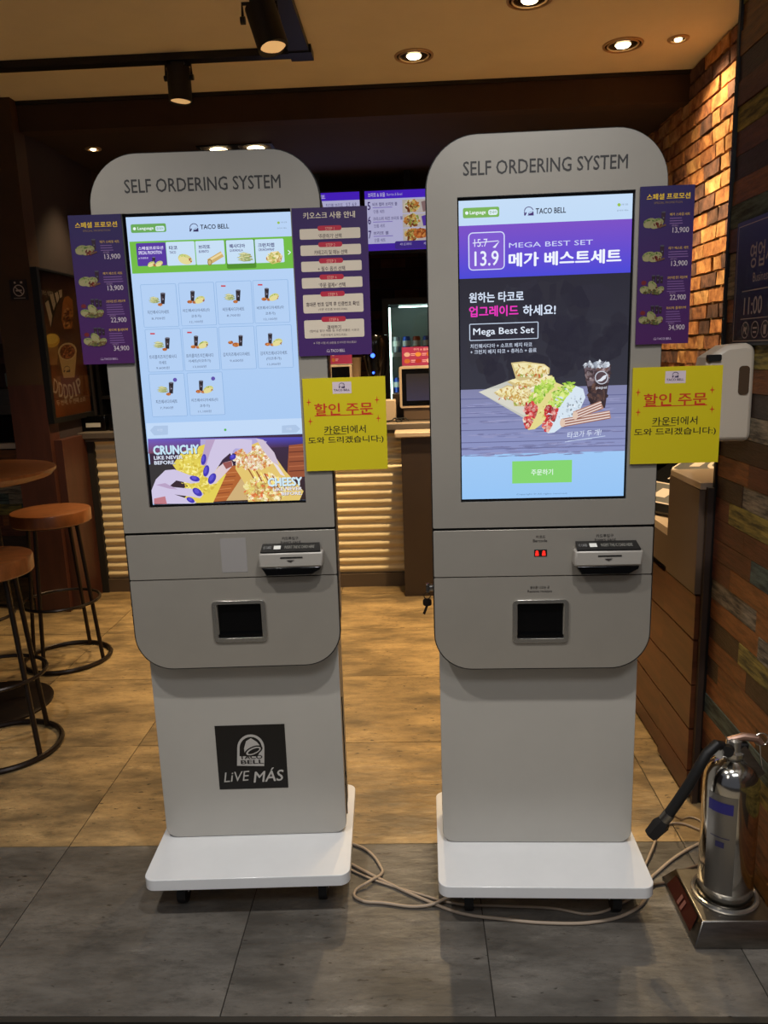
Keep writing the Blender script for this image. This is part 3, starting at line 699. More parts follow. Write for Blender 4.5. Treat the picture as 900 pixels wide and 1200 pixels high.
for i, (x0, x1, y0, ko, en) in enumerate([(197,348,172,'타코','TACO'),(352,504,166,'브리또','BURRITO'),(514,660,160,'퀘사디아','QUESADILLA'),(666,818,154,'크런치랩','CRUNCHWRAP')]):
    if i == 2: a.rect(510, 158, 667, 312, (78,140,40), r=8)
    a.rect(x0, y0, x1, y0+126, (198,222,244), r=6)
    kw = [44, 62, 84, 86][i]; a.text(ko, x0+17, y0+20, x0+17+kw, y0+42, (58,48,110), .045); a.text(en, x0+20, y0+48, x0+20+[34,52,70,84][i], y0+62, (70,60,120), .03)
taco(a, 300, 262, 52, 11, 20)
a.line([(424,276),(496,232)], 32, (206,176,110)); a.line([(426,268),(494,228)], 10, (236,214,160)); a.ell(430, 277, 12, 17, (150,120,60)); a.ell(430, 277, 8, 12, (206,180,120))
quesa(a, 618, 250, 40, 5); a.poly([(726,262),(752,220),(790,214),(814,240),(806,272),(760,284)], (206,190,110)); a.scatter(770, 250, 40, 26, [(150,170,70),(226,214,150),(176,110,50),(240,230,180)], 30, 9, 5, seed=6); a.poly([(752,220),(790,214),(770,236)], (236,220,170))
a.text('>', 842, 208, 856, 234, (232,244,250), .03)
menu = [('치킨퀘사디아세트','', '8,700원', 0), ('치킨퀘사디아세트(타','코추가)', '12,100원', 1), ('비프퀘사디아세트','', '8,700원', 0), ('비프퀘사디아세트(타','코추가)', '12,100원', 1),
        ('트리플치즈치킨퀘사디','아세트', '9,600원', 0), ('트리플치즈치킨퀘사디','아세트(타코추가)', '13,000원', 1), ('김치치즈퀘사디아세트','', '9,600원', 2), ('김치치즈퀘사디아세트','(타코추가)', '13,000원', 1),
        ('치즈퀘사디아세트','', '7,700원', 0), ('치즈퀘사디아세트(타','코추가)', '11,100원', 1)]
a.src(140, 240, 3.335)
cells = [(80,312),(228,305),(374,298),(518,292),(98,488),(242,482),(386,476),(532,470),(113,664),(262,658)]
for i, ((x, y), (n1, n2, pr_, kd)) in enumerate(zip(cells, menu)):
    a.frame(x, y, x+140, y+170, 2, (140,176,220), 5, (178,206,242)); combo(a, x+72, y+58, 34, kd, i)
    w1 = 13.2*len(n1)*.8; c = x+71
    a.text(n1, c-w1/2, y+102, c+w1/2, y+117, (56,66,96), .01)
    if n2: w2 = 12*len(n2)*.8; a.text(n2, c-w2/2, y+124, c+w2/2, y+138, (56,66,96), .01)
    yp = y + (147 if n2 else 128); a.text(pr_, c-26, yp, c+26, yp+11, (96,110,140), .008)
    if i in (2,3,4,5): a.line([(x+22, y+17),(x+40, y+17)], 6, (200,70,80))
    if i in (8,9): a.ell(x+104, y+22, 8, 8, (96,80,170))
a.rect(104, 858, 718, 918, (192,216,246))
for x, d in ((120,1),(636,0)):
    a.poly([(x,886),(x+16,868),(x+70,866),(x+70,902),(x+16,906)] if d else [(x,864),(x+54,860),(x+72,876),(x+56,892),(x,894)], (172,196,228)); a.text('이전' if d else '다음', x+28 if d else x+18, 880 if d else 872, x+48 if d else x+38, 890 if d else 882, (206,222,246))
a.ell(414, 882, 5, 5, (90,180,80))
a.src(170, 505, 4.615)
W_ = 900
a.rect(16, 50, 880, 410, (60,40,70), (50,34,30))
a.poly([(16,50),(870,34),(872,84),(18,130)], (88,74,170), [(110,90,190),(70,66,180),(60,40,80),(120,70,90)])
a.poly([(20,190),(120,160),(160,230),(80,260),(30,330)], (52,48,50))
a.poly([(780,80),(872,70),(880,250),(770,260)], (150,80,50)); 
for i in range(6): a.line([(780, 92+i*26), (874, 86+i*26)], 5, (96,44,32) if i % 2 else (180,104,68))
a.poly([(300,50),(600,42),(660,60),(620,130),(300,120)], (176,166,216))
a.poly([(400,200),(520,190),(540,260),(440,385),(360,392)], (176,98,46)); 
for i in range(7): a.line([(392-i*3, 238+i*22), (500-i*8, 228+i*22)], 4, (132,62,30) if i % 2 else (206,130,74))
a.poly([(440,385),(525,255),(600,230),(560,380)], (206,174,120))
a.poly([(150,190),(200,120),(330,75),(340,160),(400,230),(440,240),(370,395),(190,400),(250,330)], (226,206,84)); a.scatter(290, 230, 120, 110, [(240,226,110),(206,180,60),(248,238,150),(214,196,80)], 240, 12, 5, rot=70, seed=90)
a.poly([(500,110),(620,60),(690,120),(760,220),(860,330),(840,395),(560,395),(540,290),(490,210)], (226,196,110)); a.scatter(590, 150, 105, 62, [(244,236,214),(214,140,84),(250,246,230),(196,170,84),(206,110,70),(238,226,180)], 260, 13, 6, seed=91)
a.scatter(650, 320, 110, 80, [(240,226,160),(206,170,90),(250,240,200),(176,130,70),(226,110,60),(226,214,120)], 200, 15, 7, seed=92)
for i in range(9): a.line([(560+i*22, 210+i*6), (590+i*22, 262+i*8)], 7, (250,232,130) if i % 2 else (150,84,40))
a.poly([(600,42),(640,50),(700,120),(728,190),(690,170),(640,110)], (206,190,210)); a.poly([(690,170),(720,190),(760,250),(735,240)], (230,220,225))
# hands
SK, SK2 = (206,196,226), (184,160,196)
a.poly([(330,52),(400,48),(378,110),(352,168),(328,195),(302,190),(304,160),(318,110)], SK2); a.poly([(380,50),(520,46),(500,90),(420,160),(380,225),(345,262),(318,250),(330,200),(352,120)], SK)
a.poly([(520,46),(580,52),(578,110),(552,130),(530,100),(480,98),(470,140),(452,110)], SK); a.poly([(430,175),(470,165),(478,190),(440,232),(385,290),(350,300),(345,270),(400,200)], (220,200,206)); a.poly([(420,178),(470,166),(474,196),(440,212)], (150,84,80))
a.poly([(36,330),(60,270),(110,220),(160,215),(240,245),(290,255),(296,285),(250,292),(170,275),(130,310),(250,320),(300,330),(318,350),(300,372),(240,362),(160,352),(230,375),(280,392),(270,404),(36,404)], SK); a.poly([(60,300),(110,290),(180,325),(130,320)], SK2); a.poly([(50,375),(110,362),(120,404),(50,404)], (190,120,130))
for (x, y, rx_, ry_, ro) in [(318,160,14,30,8),(332,222,16,32,12),(364,264,19,32,28),(476,146,18,14,-30),(270,265,28,15,14),(284,338,30,18,38),(248,382,24,13,28)]: a.ell(x, y, rx_, ry_, (64,52,176), ro); a.ell(x-3, y-4, rx_*.5, ry_*.6, (92,80,206), ro)
sh = (60,60,90)
for dx, c_ in ((3, sh), (0, (196,228,246))): a.text('CRUNCHY', 42+dx, 86+dx, 292+dx, 138+dx, c_, .09)
for dx, c_ in ((2, sh), (0, (226,234,250))):
    a.text('LIKE NEVER', 48+dx, 143+dx, 204+dx, 163+dx, c_, .04); a.text('BEFORE.', 50+dx, 170+dx, 164+dx, 190+dx, c_, .04)
for dx, c_ in ((3, (110,70,60)), (0, (206,232,244))): a.text('CHEESY', 664+dx, 258+dx, 852+dx, 308+dx, c_, .09)
for dx, c_ in ((2, (110,70,60)), (0, (236,236,244))):
    a.text('LIKE NEVER', 694+dx, 312+dx, 852+dx, 330+dx, c_, .04); a.text('BEFORE.', 740+dx, 336+dx, 852+dx, 354+dx, c_, .04)
a.build('screen_image', INK_SCREEN, scrL, (.004, -A_+.0036, (S0+S1)/2))

# signs fixed to the kiosk fronts
def sign(name, label, cat, kpos, rot, x0, x1, z0, z1, art, color, yoff=-.0105):
    k = Vector((math.cos(rot), math.sin(rot), 0)); n = Vector((-math.sin(rot), math.cos(rot), 0))
    cx, cz = (x0+x1)/2, (z0+z1)/2
    p = Vector((kpos[0], kpos[1], 0)) + k*cx + n*(-A_+yoff) + Vector((0,0,cz))
    t = thing(name, label, cat, p, rot); W_, H_ = x1-x0, z1-z0
    obj('board', MB().box(-W_/2, W_/2, 0, .003, -H_/2, H_/2), color, t, smooth=False)
    obj('mounting_tape', MB().box(*( (-W_/2+.004, -W_/2+.05) if cx > 0 else (W_/2-.05, W_/2-.004)), .003, -yoff-.0042, -H_/2+.03, H_/2-.03), M['white_edge'], t, smooth=False)
    art.build('sign_print', INK_PRINT, t, (0, -.0002, 0)); return t
M['purple_board'] = mat('purple_card', (52,28,86), .35); M['yellow_board'] = mat('yellow_card', (226,206,30), .4)
def promo_art(W_, H_, quad, src, pr, tx, img, seed):
    a = Art(W_, H_, quad); a.raw([(-W_/2,-H_/2),(W_/2,-H_/2),(W_/2,H_/2),(-W_/2,H_/2)], [(0,1,2,3)], [(92,34,110)]*2 + [(44,30,104)]*2)
    a.src(*src)
    return a
def promo(W_, H_, sd):
    a = Art(W_, H_, [(0,0),(100,0),(100,278),(0,278)])
    a.raw([(-W_/2,-H_/2),(W_/2,-H_/2),(W_/2,H_/2),(-W_/2,H_/2)], [(0,1,2,3)], [(70,28,86)]*2 + [(34,24,82)]*2)
    Y = (226,186,40)
    a.text('스페셜 프로모션', 12, 13, 92, 23.5, Y, .045); a.text('SPECIAL PROMOTION', 26, 27, 78, 30.5, (130,104,60), 0)
    for i, (y, p, n) in enumerate([(48,'13,900','메가 스페셜 세트'),(106,'13,900','메가 베스트 세트'),(158,'22,900','크런치랩 앤드 패밀리팩'),(212,'34,900','파티팩 플래터백')]):
        a.dim = 1; a.text(n, 56, y-1, 93, y+4, (206,168,60), .012)
        for q in range(3 if i < 2 else 5): a.rect(56, y+7.5+q*4.4, 78+((q*37+i*13) % 18), y+8.9+q*4.4, (118,88,140))
        yy = y + (21 if i < 2 else 29); a.text('세트할인', 60, yy-2, 72, yy+1.5, (150,120,160), 0); a.text(p, 62, yy+3, 92, yy+13.5, (196,186,190), .01)
        cx, cy = 28, y+14; a.dim = .62
        if i < 2: cola(a, 44, cy-8, 8, 18, (70,30,60)); taco(a, 20, cy+1, 17, sd+i, -10); taco(a, 32, cy+2, 17, sd+i+5, -18); a.scatter(34, cy+6, 7, 5, [(176,60,40),(150,60,60)], 10, 2.4, 1.6, seed=sd); a.line([(36,cy+9),(49,cy+5)], 3, (150,100,70))
        else:
            a.ell(12, cy-5, 5, 4, (160,44,50)); cola(a, 30, cy-10, 7, 14, (60,28,50)); cola(a, 38, cy-10, 7, 14, (60,28,50)); cola(a, 45, cy-9, 6, 12, (60,28,50)); taco(a, 15, cy+8, 14, sd+i, 10); taco(a, 29, cy+2, 15, sd+i+3, 50); taco(a, 42, cy+9, 12, sd+i+6, -30); a.scatter(28, cy+12, 17, 4, [(206,180,110),(170,130,80),(150,160,90)], 30, 3, 1.4, seed=sd)
    a.dim = 1
    bell(a, 37, 268, 2.4, (190,170,200), (92,34,110)); a.text('TACO BELL', 41, 266.5, 68, 270.5, (190,170,200), .02)
    return a
def steps(W_, H_):
    a = Art(W_, H_, [(341,246.5),(430,241),(436,414),(352,418)])
    a.raw([(-W_/2,-H_/2),(W_/2,-H_/2),(W_/2,H_/2),(-W_/2,H_/2)], [(0,1,2,3)], [(64,32,96)]*2 + [(50,28,84)]*2)
    a.src(340, 220, 3.53); c = (206,194,176); K = (58,40,50)
    a.text('키오스크 사용 안내', 52, 110, 268, 138, (214,202,180), .035)
    L_ = [(38,180,290,224,['주문하기\' 선택']),(42,248,293,291,['카테고리 및 메뉴 선택']),(46,315,296,357,['+ 필수 옵션 선택']),(49,382,299,425,['\'주문 결제+\' 선택']),(54,451,302,526,['휴대폰 번호 입력 후 인증번호 확인','(쿠폰 번호를 보내드려요)']),(60,554,306,627,['결제하기','(멤버십 할인 적용 및 쿠폰/상품권 사용은','카운터에서 도와드려요)'])]
    for i, (x0, y0, x1, y1, tx) in enumerate(L_):
        a.rect(x0, y0, x1, y1, c, r=6); m_ = (x0+x1)/2
        a.rect(m_-52, y0-16, m_+48, y0+5, (176,40,62), r=9); a.text('STEP %d' % (i+1), m_-20, y0-11, m_+18, y0+1, (226,170,150), .01)
        if len(tx) == 1: w_ = [48,68,56,54][i]; a.text("'" + tx[0] if i == 0 else tx[0], m_-w_, y0+18, m_+w_, y0+37, K, .02)
        elif i == 4: a.text(tx[0], m_-110, y0+30, m_+108, y0+48, K, .03); a.text(tx[1], m_-60, y0+53, m_+58, y0+64, K, .005)
        else: a.text(tx[0], m_-28, y0+18, m_+28, y0+34, K, .02); a.text(tx[1], m_-100, y0+38, m_+104, y0+50, K, .01); a.text(tx[2], m_-54, y0+53, m_+52, y0+65, K, .01)
    a.text('※ 주문 시점 시 10분을 초과하면 취소돼요!', 100, 640, 274, 650, (190,176,170), .005); bell(a, 160, 674, 6, (206,194,200), (62,30,96)); a.text('TACO BELL', 170, 668, 228, 680, (206,194,200), .02)
    return a
def yellow(W_, H_, q):
    a = Art(W_, H_, q)
    a.raw([(-W_/2,-H_/2),(W_/2,-H_/2),(W_/2,H_/2),(-W_/2,H_/2)], [(0,1,2,3)], [(200,184,24)]*4)
    a.src(340, 220, 3.53)
    a.rect(178, 803, 256, 852, (206,190,200)); bell(a, 217, 817, 12, (40,26,70), (206,190,200)); a.text('TACO BELL', 184, 833, 250, 842, (40,26,60), .04)
    a.text('할인 주문', 102, 892, 342, 942, (190,52,30), .035); a.rect(104, 941, 344, 944.5, (190,52,30))
    a.text('카운터에서', 142, 985, 312, 1018, (40,32,24), .02); a.rect(142, 1019, 232, 1021.5, (40,32,24)); a.text('도와 드리겠습니다:)', 76, 1030, 384, 1062, (40,32,24), .025)
    for x, y in ((80,886),(360,880),(86,965),(364,956)): a.poly([(x-11,y),(x-2,y-3),(x,y-18),(x+2,y-3),(x+11,y),(x+2,y+3),(x,y+18),(x-2,y+3)], (196,60,30))
    return a
QY = [(355,443),(452,441.5),(453,549),(360,551)]
sign('promotion_sign', 'narrow purple promotion sign on the left edge of the left kiosk', 'sign', KL, LA, -.308, -.1895, 1.404, 1.732, promo(.1185, .328, 100), M['purple_board'])
sign('instruction_sign', 'wide purple six-step instruction sign beside the left kiosk screen', 'sign', KL, LA, .1935, .3625, 1.4065, 1.731, steps(.169, .3245), M['purple_board'])
sign('discount_sign', 'yellow discount order sign on the left kiosk', 'sign', KL, LA, .1970, .3910, 1.137, 1.3552, yellow(.194, .2182, QY), M['yellow_board'])
sign('promotion_sign', 'narrow purple promotion sign on the right edge of the right kiosk', 'sign', KR, RA, .1983, .3125, 1.4077, 1.7366, promo(.1142, .3289, 200), M['purple_board'])
sign('discount_sign', 'yellow discount order sign on the right kiosk beside the brick wall', 'sign', KR, RA, .1950, .3915, 1.1408, 1.3575, yellow(.1965, .2167, QY), M['yellow_board'])

# wheeled platforms
def platform(label, loc, rot):
    t = thing('wheeled_platform', label, 'platform', loc, rot)
    obj('board', MB().prism(rr(-WP/2, WP/2, -PF, PB, .028, 8), ZP-TP, ZP-.001, plane='xy'), M['white'], t, bevel=.0015)
    for sx in (-.185, .185):
        for sy in (-.09, .17):
            c = obj('castor', MB().box(sx-.022, sx+.022, sy-.022, sy+.022, ZP-TP-.003, ZP-TP-.0005).prism([(sy-.014, .09),(sy+.014, .09),(sy+.008, .03),(sy-.008, .03)], sx-.015, sx-.0125, plane='yz').prism([(sy-.014, .09),(sy+.014, .09),(sy+.008, .03),(sy-.008, .03)], sx+.0125, sx+.015, plane='yz'), M['white_edge'], t)
            obj('wheel', MB().cyl((sx-.011, sy, .034), (sx+.011, sy, .034), .0335, n=24), M['rubber'], c)
    return t
platform('white board on castors under the left kiosk', KL, LA)
platform('white board on castors under the right kiosk', KR, RA)

# ------------------------------------------------------------------ cables
def cable(label, pts, r=.0042, m_='cable', name='power_cable'):
    c = bpy.data.curves.new(name, 'CURVE'); c.dimensions = '3D'; c.bevel_depth = r; c.bevel_resolution = 2; c.resolution_u = 6
    s = c.splines.new('BEZIER'); s.bezier_points.add(len(pts)-1)
    for b, p in zip(s.bezier_points, pts):
        b.co = p if len(p) == 3 else (p[0], p[1], r+.001); b.handle_left_type = b.handle_right_type = 'AUTO'
    o = bpy.data.objects.new(name, c); COL.objects.link(o); me = bpy.data.meshes.new_from_object(o); bpy.data.objects.remove(o)
    me.materials.append(M[m_]); q = bpy.data.objects.new(name, me); COL.objects.link(q)
    for p in me.polygons: p.use_smooth = True
    return tag(q, label, 'cable')
cable('pale cable looping out from under the left kiosk platform', [(-.30,2.06),(-.208,2.004),(-.161,1.972),(-.119,1.90),(-.113,1.874),(-.145,1.83,.012),(-.185,1.79),(-.165,1.765),(-.11,1.755),(.0,1.742),(.06,1.76,.0145),(.1,1.80),(.16,1.86)])
cable('pale cable running along the floor in front of the right kiosk platform', [(-.30,1.99),(-.203,1.912),(-.107,1.839),(.007,1.762),(.094,1.715),(.199,1.694),(.303,1.680),(.43,1.684),(.523,1.718),(.574,1.767,.006),(.60,1.83),(.647,1.88),(.729,1.95),(.84,2.02)])
cable('thinner cable lying just behind the front one under the right kiosk', [(-.29,1.96),(-.16,1.86),(-.004,1.785),(.08,1.752),(.20,1.742),(.332,1.732),(.42,1.712),(.50,1.745),(.57,1.80),(.61,1.86)], .0032)
cable('brown cable on the floor between the right platform and the fire extinguisher', [(.56,1.79,.012),(.61,1.818),(.666,1.835),(.70,1.87),(.76,1.90),(.84,1.95)], .0036, 'cable_dark')
cable('pale cable lying against the plank wall behind the fire extinguisher', [(.60,1.88),(.66,1.98,.012),(.70,2.06),(.76,2.09),(.81,2.06),(.84,2.00,.012),(.855,1.92)], .0036)
cable('pale cable hanging from the plank wall behind the extinguisher hose', [(.862,1.98,.30),(.81,2.0,.27),(.76,2.04,.15),(.74,2.06,.08),(.78,2.11),(.815,2.12),(.845,2.08)], .0028)

# ------------------------------------------------------------------ fire extinguisher
st_ = thing('extinguisher_stand', 'low stainless steel floor stand under the fire extinguisher', 'stand', (.752, 1.72, 0))
v0 = [(-.113,-.122,0),(.108,-.122,0),(.108,.122,0),(-.113,.122,0),(-.113,-.122,.012),(.108,-.122,.012),(.108,.122,.012),(-.113,.122,.012),(-.088,-.095,.055),(.085,-.095,.055),(.085,.095,.055),(-.088,.095,.055)]
obj('base', MB().add(v0, [(0,3,2,1),(0,1,5,4),(1,2,6,5),(2,3,7,6),(3,0,4,7),(4,5,9,8),(5,6,10,9),(6,7,11,10),(7,4,8,11),(8,9,10,11)]), M['steel_matt'], st_, bevel=.002)
obj('collar', MB().ring((0,0,.059), .074, .006, 40, 8), M['chrome'], st_)
refl_plate = obj('red_reflection_plate', MB().add([(-.1125,-.085,.0165),(-.1125,.085,.0165),(-.0925,.075,.050),(-.0925,-.075,.050)], [(0,1,2,3)]), M['red'], st_, label='dull red reflection coloured onto the sloping steel side')  # plate colour stands in for a dull red reflection in the steel
refl_plate.data.transform(Matrix.Translation((-.0008, 0, .0008)))
M['silver_ink'] = mat('silver_ink', (128,84,74), .5)
obj('label_lettering', MB().add([(-.1115,-.02,.022),(-.1115,-.008,.022),(-.099,-.008,.043),(-.099,-.02,.043)], [(0,1,2,3)]).add([(-.1115,.0,.022),(-.1115,.012,.022),(-.099,.012,.043),(-.099,.0,.043)], [(0,1,2,3)]), M['silver_ink'], st_).data.transform(Matrix.Translation((-.0012,0,.0012)))
ex = thing('fire_extinguisher', 'polished steel fire extinguisher with black hose standing by the plank wall', 'extinguisher', (.752, 1.72, .056))
R_ = .0645
obj('cylinder', MB().lathe([(R_*.93,.001),(R_,.008),(R_,.30),(R_*.985,.315),(R_*.93,.335),(R_*.80,.352),(R_*.6,.364),(R_*.34,.371),(.02,.374),(.018,.39)], n=48), M['steel'], ex)
va = obj('valve', MB().lathe([(.024,0),(.026,.004),(.026,.016),(.02,.02),(.018,.045),(.012,.05)], (0,0,.374), 24).cyl((0,0,.40), (-.04,-.02,.40), .011).cyl((-.036,-.018,.40), (-.046,-.023,.40), .016), M['chrome'], ex)
obj('gauge', MB().cyl((-.02,-.02,.405), (-.03,-.038,.407), .013), M['black'], va)
obj('carry_handle', MB().tube([(-.015,0,.418),(.02,-.004,.428),(.05,-.008,.425),(.062,-.01,.412)], [.007,.010,.010,.006], 10), M['handle'], va, label='worn pinkish carry handle')
obj('squeeze_lever', MB().add([(-.012,-.012,.408),(.02,-.016,.412),(.066,-.03,.345),(.05,-.034,.335),(-.012,.012,.408),(.02,.008,.412),(.066,-.006,.345),(.05,-.010,.335)], [(0,1,2,3),(7,6,5,4),(0,4,5,1),(1,5,6,2),(2,6,7,3),(3,7,4,0)]), M['steel_matt'], va, bevel=.002)
obj('lever_grip', MB().box(-.012,.03,-.016,.012,.398,.414), M['rubber'], va, bevel=.004)
obj('safety_ring', MB().ring((.058,-.012,.424), .016, .0018, 20, 6, 'y').tube([(.055,-.014,.41),(.058,-.016,.38),(.068,-.012,.34)], .0014, 6), M['chrome'], va)
H0 = [(-.036,-.018,.411),(-.052,-.026,.420),(-.075,-.034,.403),(-.095,-.036,.365),(-.115,-.034,.32),(-.14,-.03,.27),(-.158,-.026,.235)]
obj('hose', MB().tube(H0, .0125, 14), M['rubber'], ex)
obj('hose_collar', MB().tube([(-.154,-.026,.240),(-.166,-.024,.221)], .014, 14), M['steel_matt'], ex)
obj('nozzle', MB().tube([(-.164,-.024,.224),(-.172,-.022,.208),(-.194,-.018,.176)], [.013,.021,.017], 6), M['rubber'], ex)
# label wrapped on the cylinder, facing the viewer's left
def wrap(a0, a1, z0, z1, r, n=10):
    vs = []; 
    for i in range(n+1):
        a = math.radians(a0 + (a1-a0)*i/n); vs += [(r*math.cos(a), r*math.sin(a), z0), (r*math.cos(a), r*math.sin(a), z1)]
    return MB().add(vs, [(2*i, 2*i+2, 2*i+3, 2*i+1) for i in range(n)])
lb = obj('paper_label', wrap(200, 262, .04, .30, R_+.0006), mat('silver_label', (136,132,126), .3, .85), ex)
obj('blue_band', wrap(202, 254, .255, .283, R_+.0012), mat('blue_print', (40,36,110), .4), lb)
obj('label_print', wrap(210, 250, .19, .192, R_+.0012).add(wrap(222, 240, .165, .18, R_+.0012).v, wrap(222, 240, .165, .18, R_+.0012).f), mat('blue_black_print', (44,42,80), .4), lb)

# ------------------------------------------------------------------ soap dispenser, opening hours sign on the plank wall
sd = thing('soap_dispenser', 'off-white wall dispenser with a smoked level window, beside the brick wall', 'dispenser', (.865, 2.04, 1.275))
obj('housing', MB().prism([(-.112,-.105),(-.105,-.118),(-.0,-.120),(.003,-.1),(.003,.118),(-.02,.128),(-.07,.124),(-.115,.095),(-.122,.06)], -.04, .05), M['plastic_w'], sd, bevel=.012)
obj('level_window', MB().prism(rr(-.038,-.012,-.0,.072,.009,5), -.0425, -.0395), M['smoke'], sd)
obj('push_bar', MB().prism(rr(-.118,-.085,.086,.102,.004,3), -.046, -.03), M['black'], sd)
sg = thing('opening_hours_sign', 'dark blue opening hours sign on the plank wall above the dispenser', 'sign', (.8625, 1.93, 1.551))
obj('board', MB().box(-.006, .001, -.24, .2, -.154, .154), mat('navy_card', (20,18,40), .3), sg)
sa_ = Art(.44, .308, [(0,0),(44,0),(44,30.8),(0,30.8)])
sa_.raw([(-.22,-.154),(.22,-.154),(.22,.154),(-.22,.154)], [(0,1,2,3)], [(14,12,22)]*2 + [(34,30,92)]*2)
C_ = (150,130,120)
sa_.frame(.8, 1.0, 43.2, 29.8, .22, (176,150,130), inner=(26,24,60))
sa_.rect(1.1, 1.2, 43, 29.6, (32,28,84), (16,14,24))
sa_.text('영업시간', 8.6, 6.0, 26, 12, C_, .02); sa_.text('Business Hours', 11, 13.2, 28, 15.4, C_, .005); sa_.rect(5, 17.2, 40, 17.45, C_); sa_.text('11:00', 6.6, 18.9, 17, 23.2, C_, .02); sa_.rect(5, 24.1, 40, 24.3, C_)
for cx in (8.2, 13.8, 19.4):
    sa_.ell(cx, 27.0, 2.1, 2.1, C_, n=28); sa_.ell(cx, 27.0, 1.85, 1.85, (14,12,22), n=28)
for (dx) in (8.2,): sa_.poly([(dx-1,26.4),(dx-.3,26.2),(dx+.5,26.4),(dx+.9,25.9),(dx+1.1,26.6),(dx+.6,27),(dx+.7,28),(dx+.3,28),(dx,27.3),(dx-.6,27.3),(dx-.9,28.1),(dx-1.1,27.4)], C_); sa_.line([(dx-1.3,25.7),(dx+1.3,28.3)], .2, C_)
sa_.line([(12.6,26.6),(15,26.6)], .4, C_); sa_.line([(12.9,27.6),(14.7,27.6)], .4, C_); sa_.poly([(18.6,26),(20.2,26),(20,28.2),(18.8,28.2)], C_)
sa_.build('sign_print', INK_PRINT, sg, (-.0062, -.02, 0), axis='-x')

# ------------------------------------------------------------------ stools and table on the left
def stool(label, loc, rot):
    t = thing('bar_stool', label, 'stool', loc, rot)
    seat = obj('seat', MB().lathe([(.150,.680),(.172,.681),(.177,.686),(.178,.733),(.175,.739),(.168,.741),(.05,.742)], n=48), M['seatwood'], t)
    obj('seat_plate', MB().lathe([(.145,.672),(.152,.674),(.152,.684),(.14,.685)], n=36), M['blackmetal'], t)
    for i in range(4):
        a = PI/4 + i*PI/2
        obj('leg', MB().tube([(.128*math.cos(a), .128*math.sin(a), .678), (.188*math.cos(a), .188*math.sin(a), .010)], .0095, 10), M['blackmetal'], t)
    obj('foot_ring', MB().ring((0,0,.30), .175, .0075, 48, 8), M['blackmetal'], t)
    obj('base_ring', MB().ring((0,0,.011), .197, .0105, 56, 8), M['blackmetal'], t)
    return t
s1 = stool('round wooden bar stool nearer the viewer, cut by the left frame edge', (-1.555, 2.60, 0), .35)
s2 = dup(s1, (-1.70, 3.47, 0), .62); s2['label'] = 'round wooden bar stool farther back, whole in view beside the red post'
for s_ in (s1, s2): s_['group'] = 'bar stools'
tb = thing('bar_table', 'round wooden high table behind the stools at the left edge', 'table', (-1.80, 2.97, 0))
obj('tabletop', MB().lathe([(.30,.958),(.335,.968),(.352,.988),(.352,.998),(.345,1.001),(.1,1.002)], n=56), M['seatwood'], tb)
obj('base_disc', MB().lathe([(.235,0),(.235,.008),(.22,.014),(.02,.016)], n=48), M['blackmetal'], tb)
for i in range(4):
    a = .4 + i*PI/2; obj('upright_rod', MB().tube([(.13*math.cos(a), .13*math.sin(a), .012), (.10*math.cos(a), .10*math.sin(a), .96)], .009, 10), M['blackmetal'], tb)
obj('brace_ring', MB().ring((0,0,.40), .128, .007, 40, 8), M['blackmetal'], tb)

# ------------------------------------------------------------------ service counter
ct = thing('service_counter', 'long service counter with cream corrugated front behind the kiosks', 'counter', (-.3, 4.57, 0))
prof = []; z = .085
while z < .962:
    for q in range(10): prof.append((.0085*math.cos(2*PI*q/10), z + .052*q/10))
    z += .052
mb = MB(); n = len(prof)
for x in (-1.62, 1.71): mb.v += [(x, p[0]-.002, p[1]) for p in prof]
mb.f = [(i, i+1, n+i+1, n+i) for i in range(n-1)]
obj('corrugated_front', mb, M['corr'], ct)
obj('counter_body', MB().box(-1.69, 1.715, .016, .60, 0, .955), M['darkpanel'], ct)
obj('kick_board', MB().box(-1.69, 1.715, -.02, .016, 0, .082), mat('kick_board', (88,74,62), .5), ct)
obj('end_trim', MB().box(-1.695, -1.615, -.03, .0, .0, .955), M['dark'], ct)
obj('worktop', MB().box(-1.69, 1.715, -.075, .62, .965, 1.0), M['counter'], ct, bevel=.003)
obj('worktop_edge', MB().box(-1.69, 1.715, -.045, .0, .945, .965), M['counter'], ct)
dk = thing('end_desk', 'dark brown panel-sided desk standing out in front of the counter', 'desk', (.3, 4.4, 0))
obj('side_panel', MB().box(-.365, .3, -.06, .085, 0, .935), M['darkpanel'], dk)
obj('desk_top', MB().box(-.40, .3, -.085, .085, .938, .968), M['beige'], dk, bevel=.006)
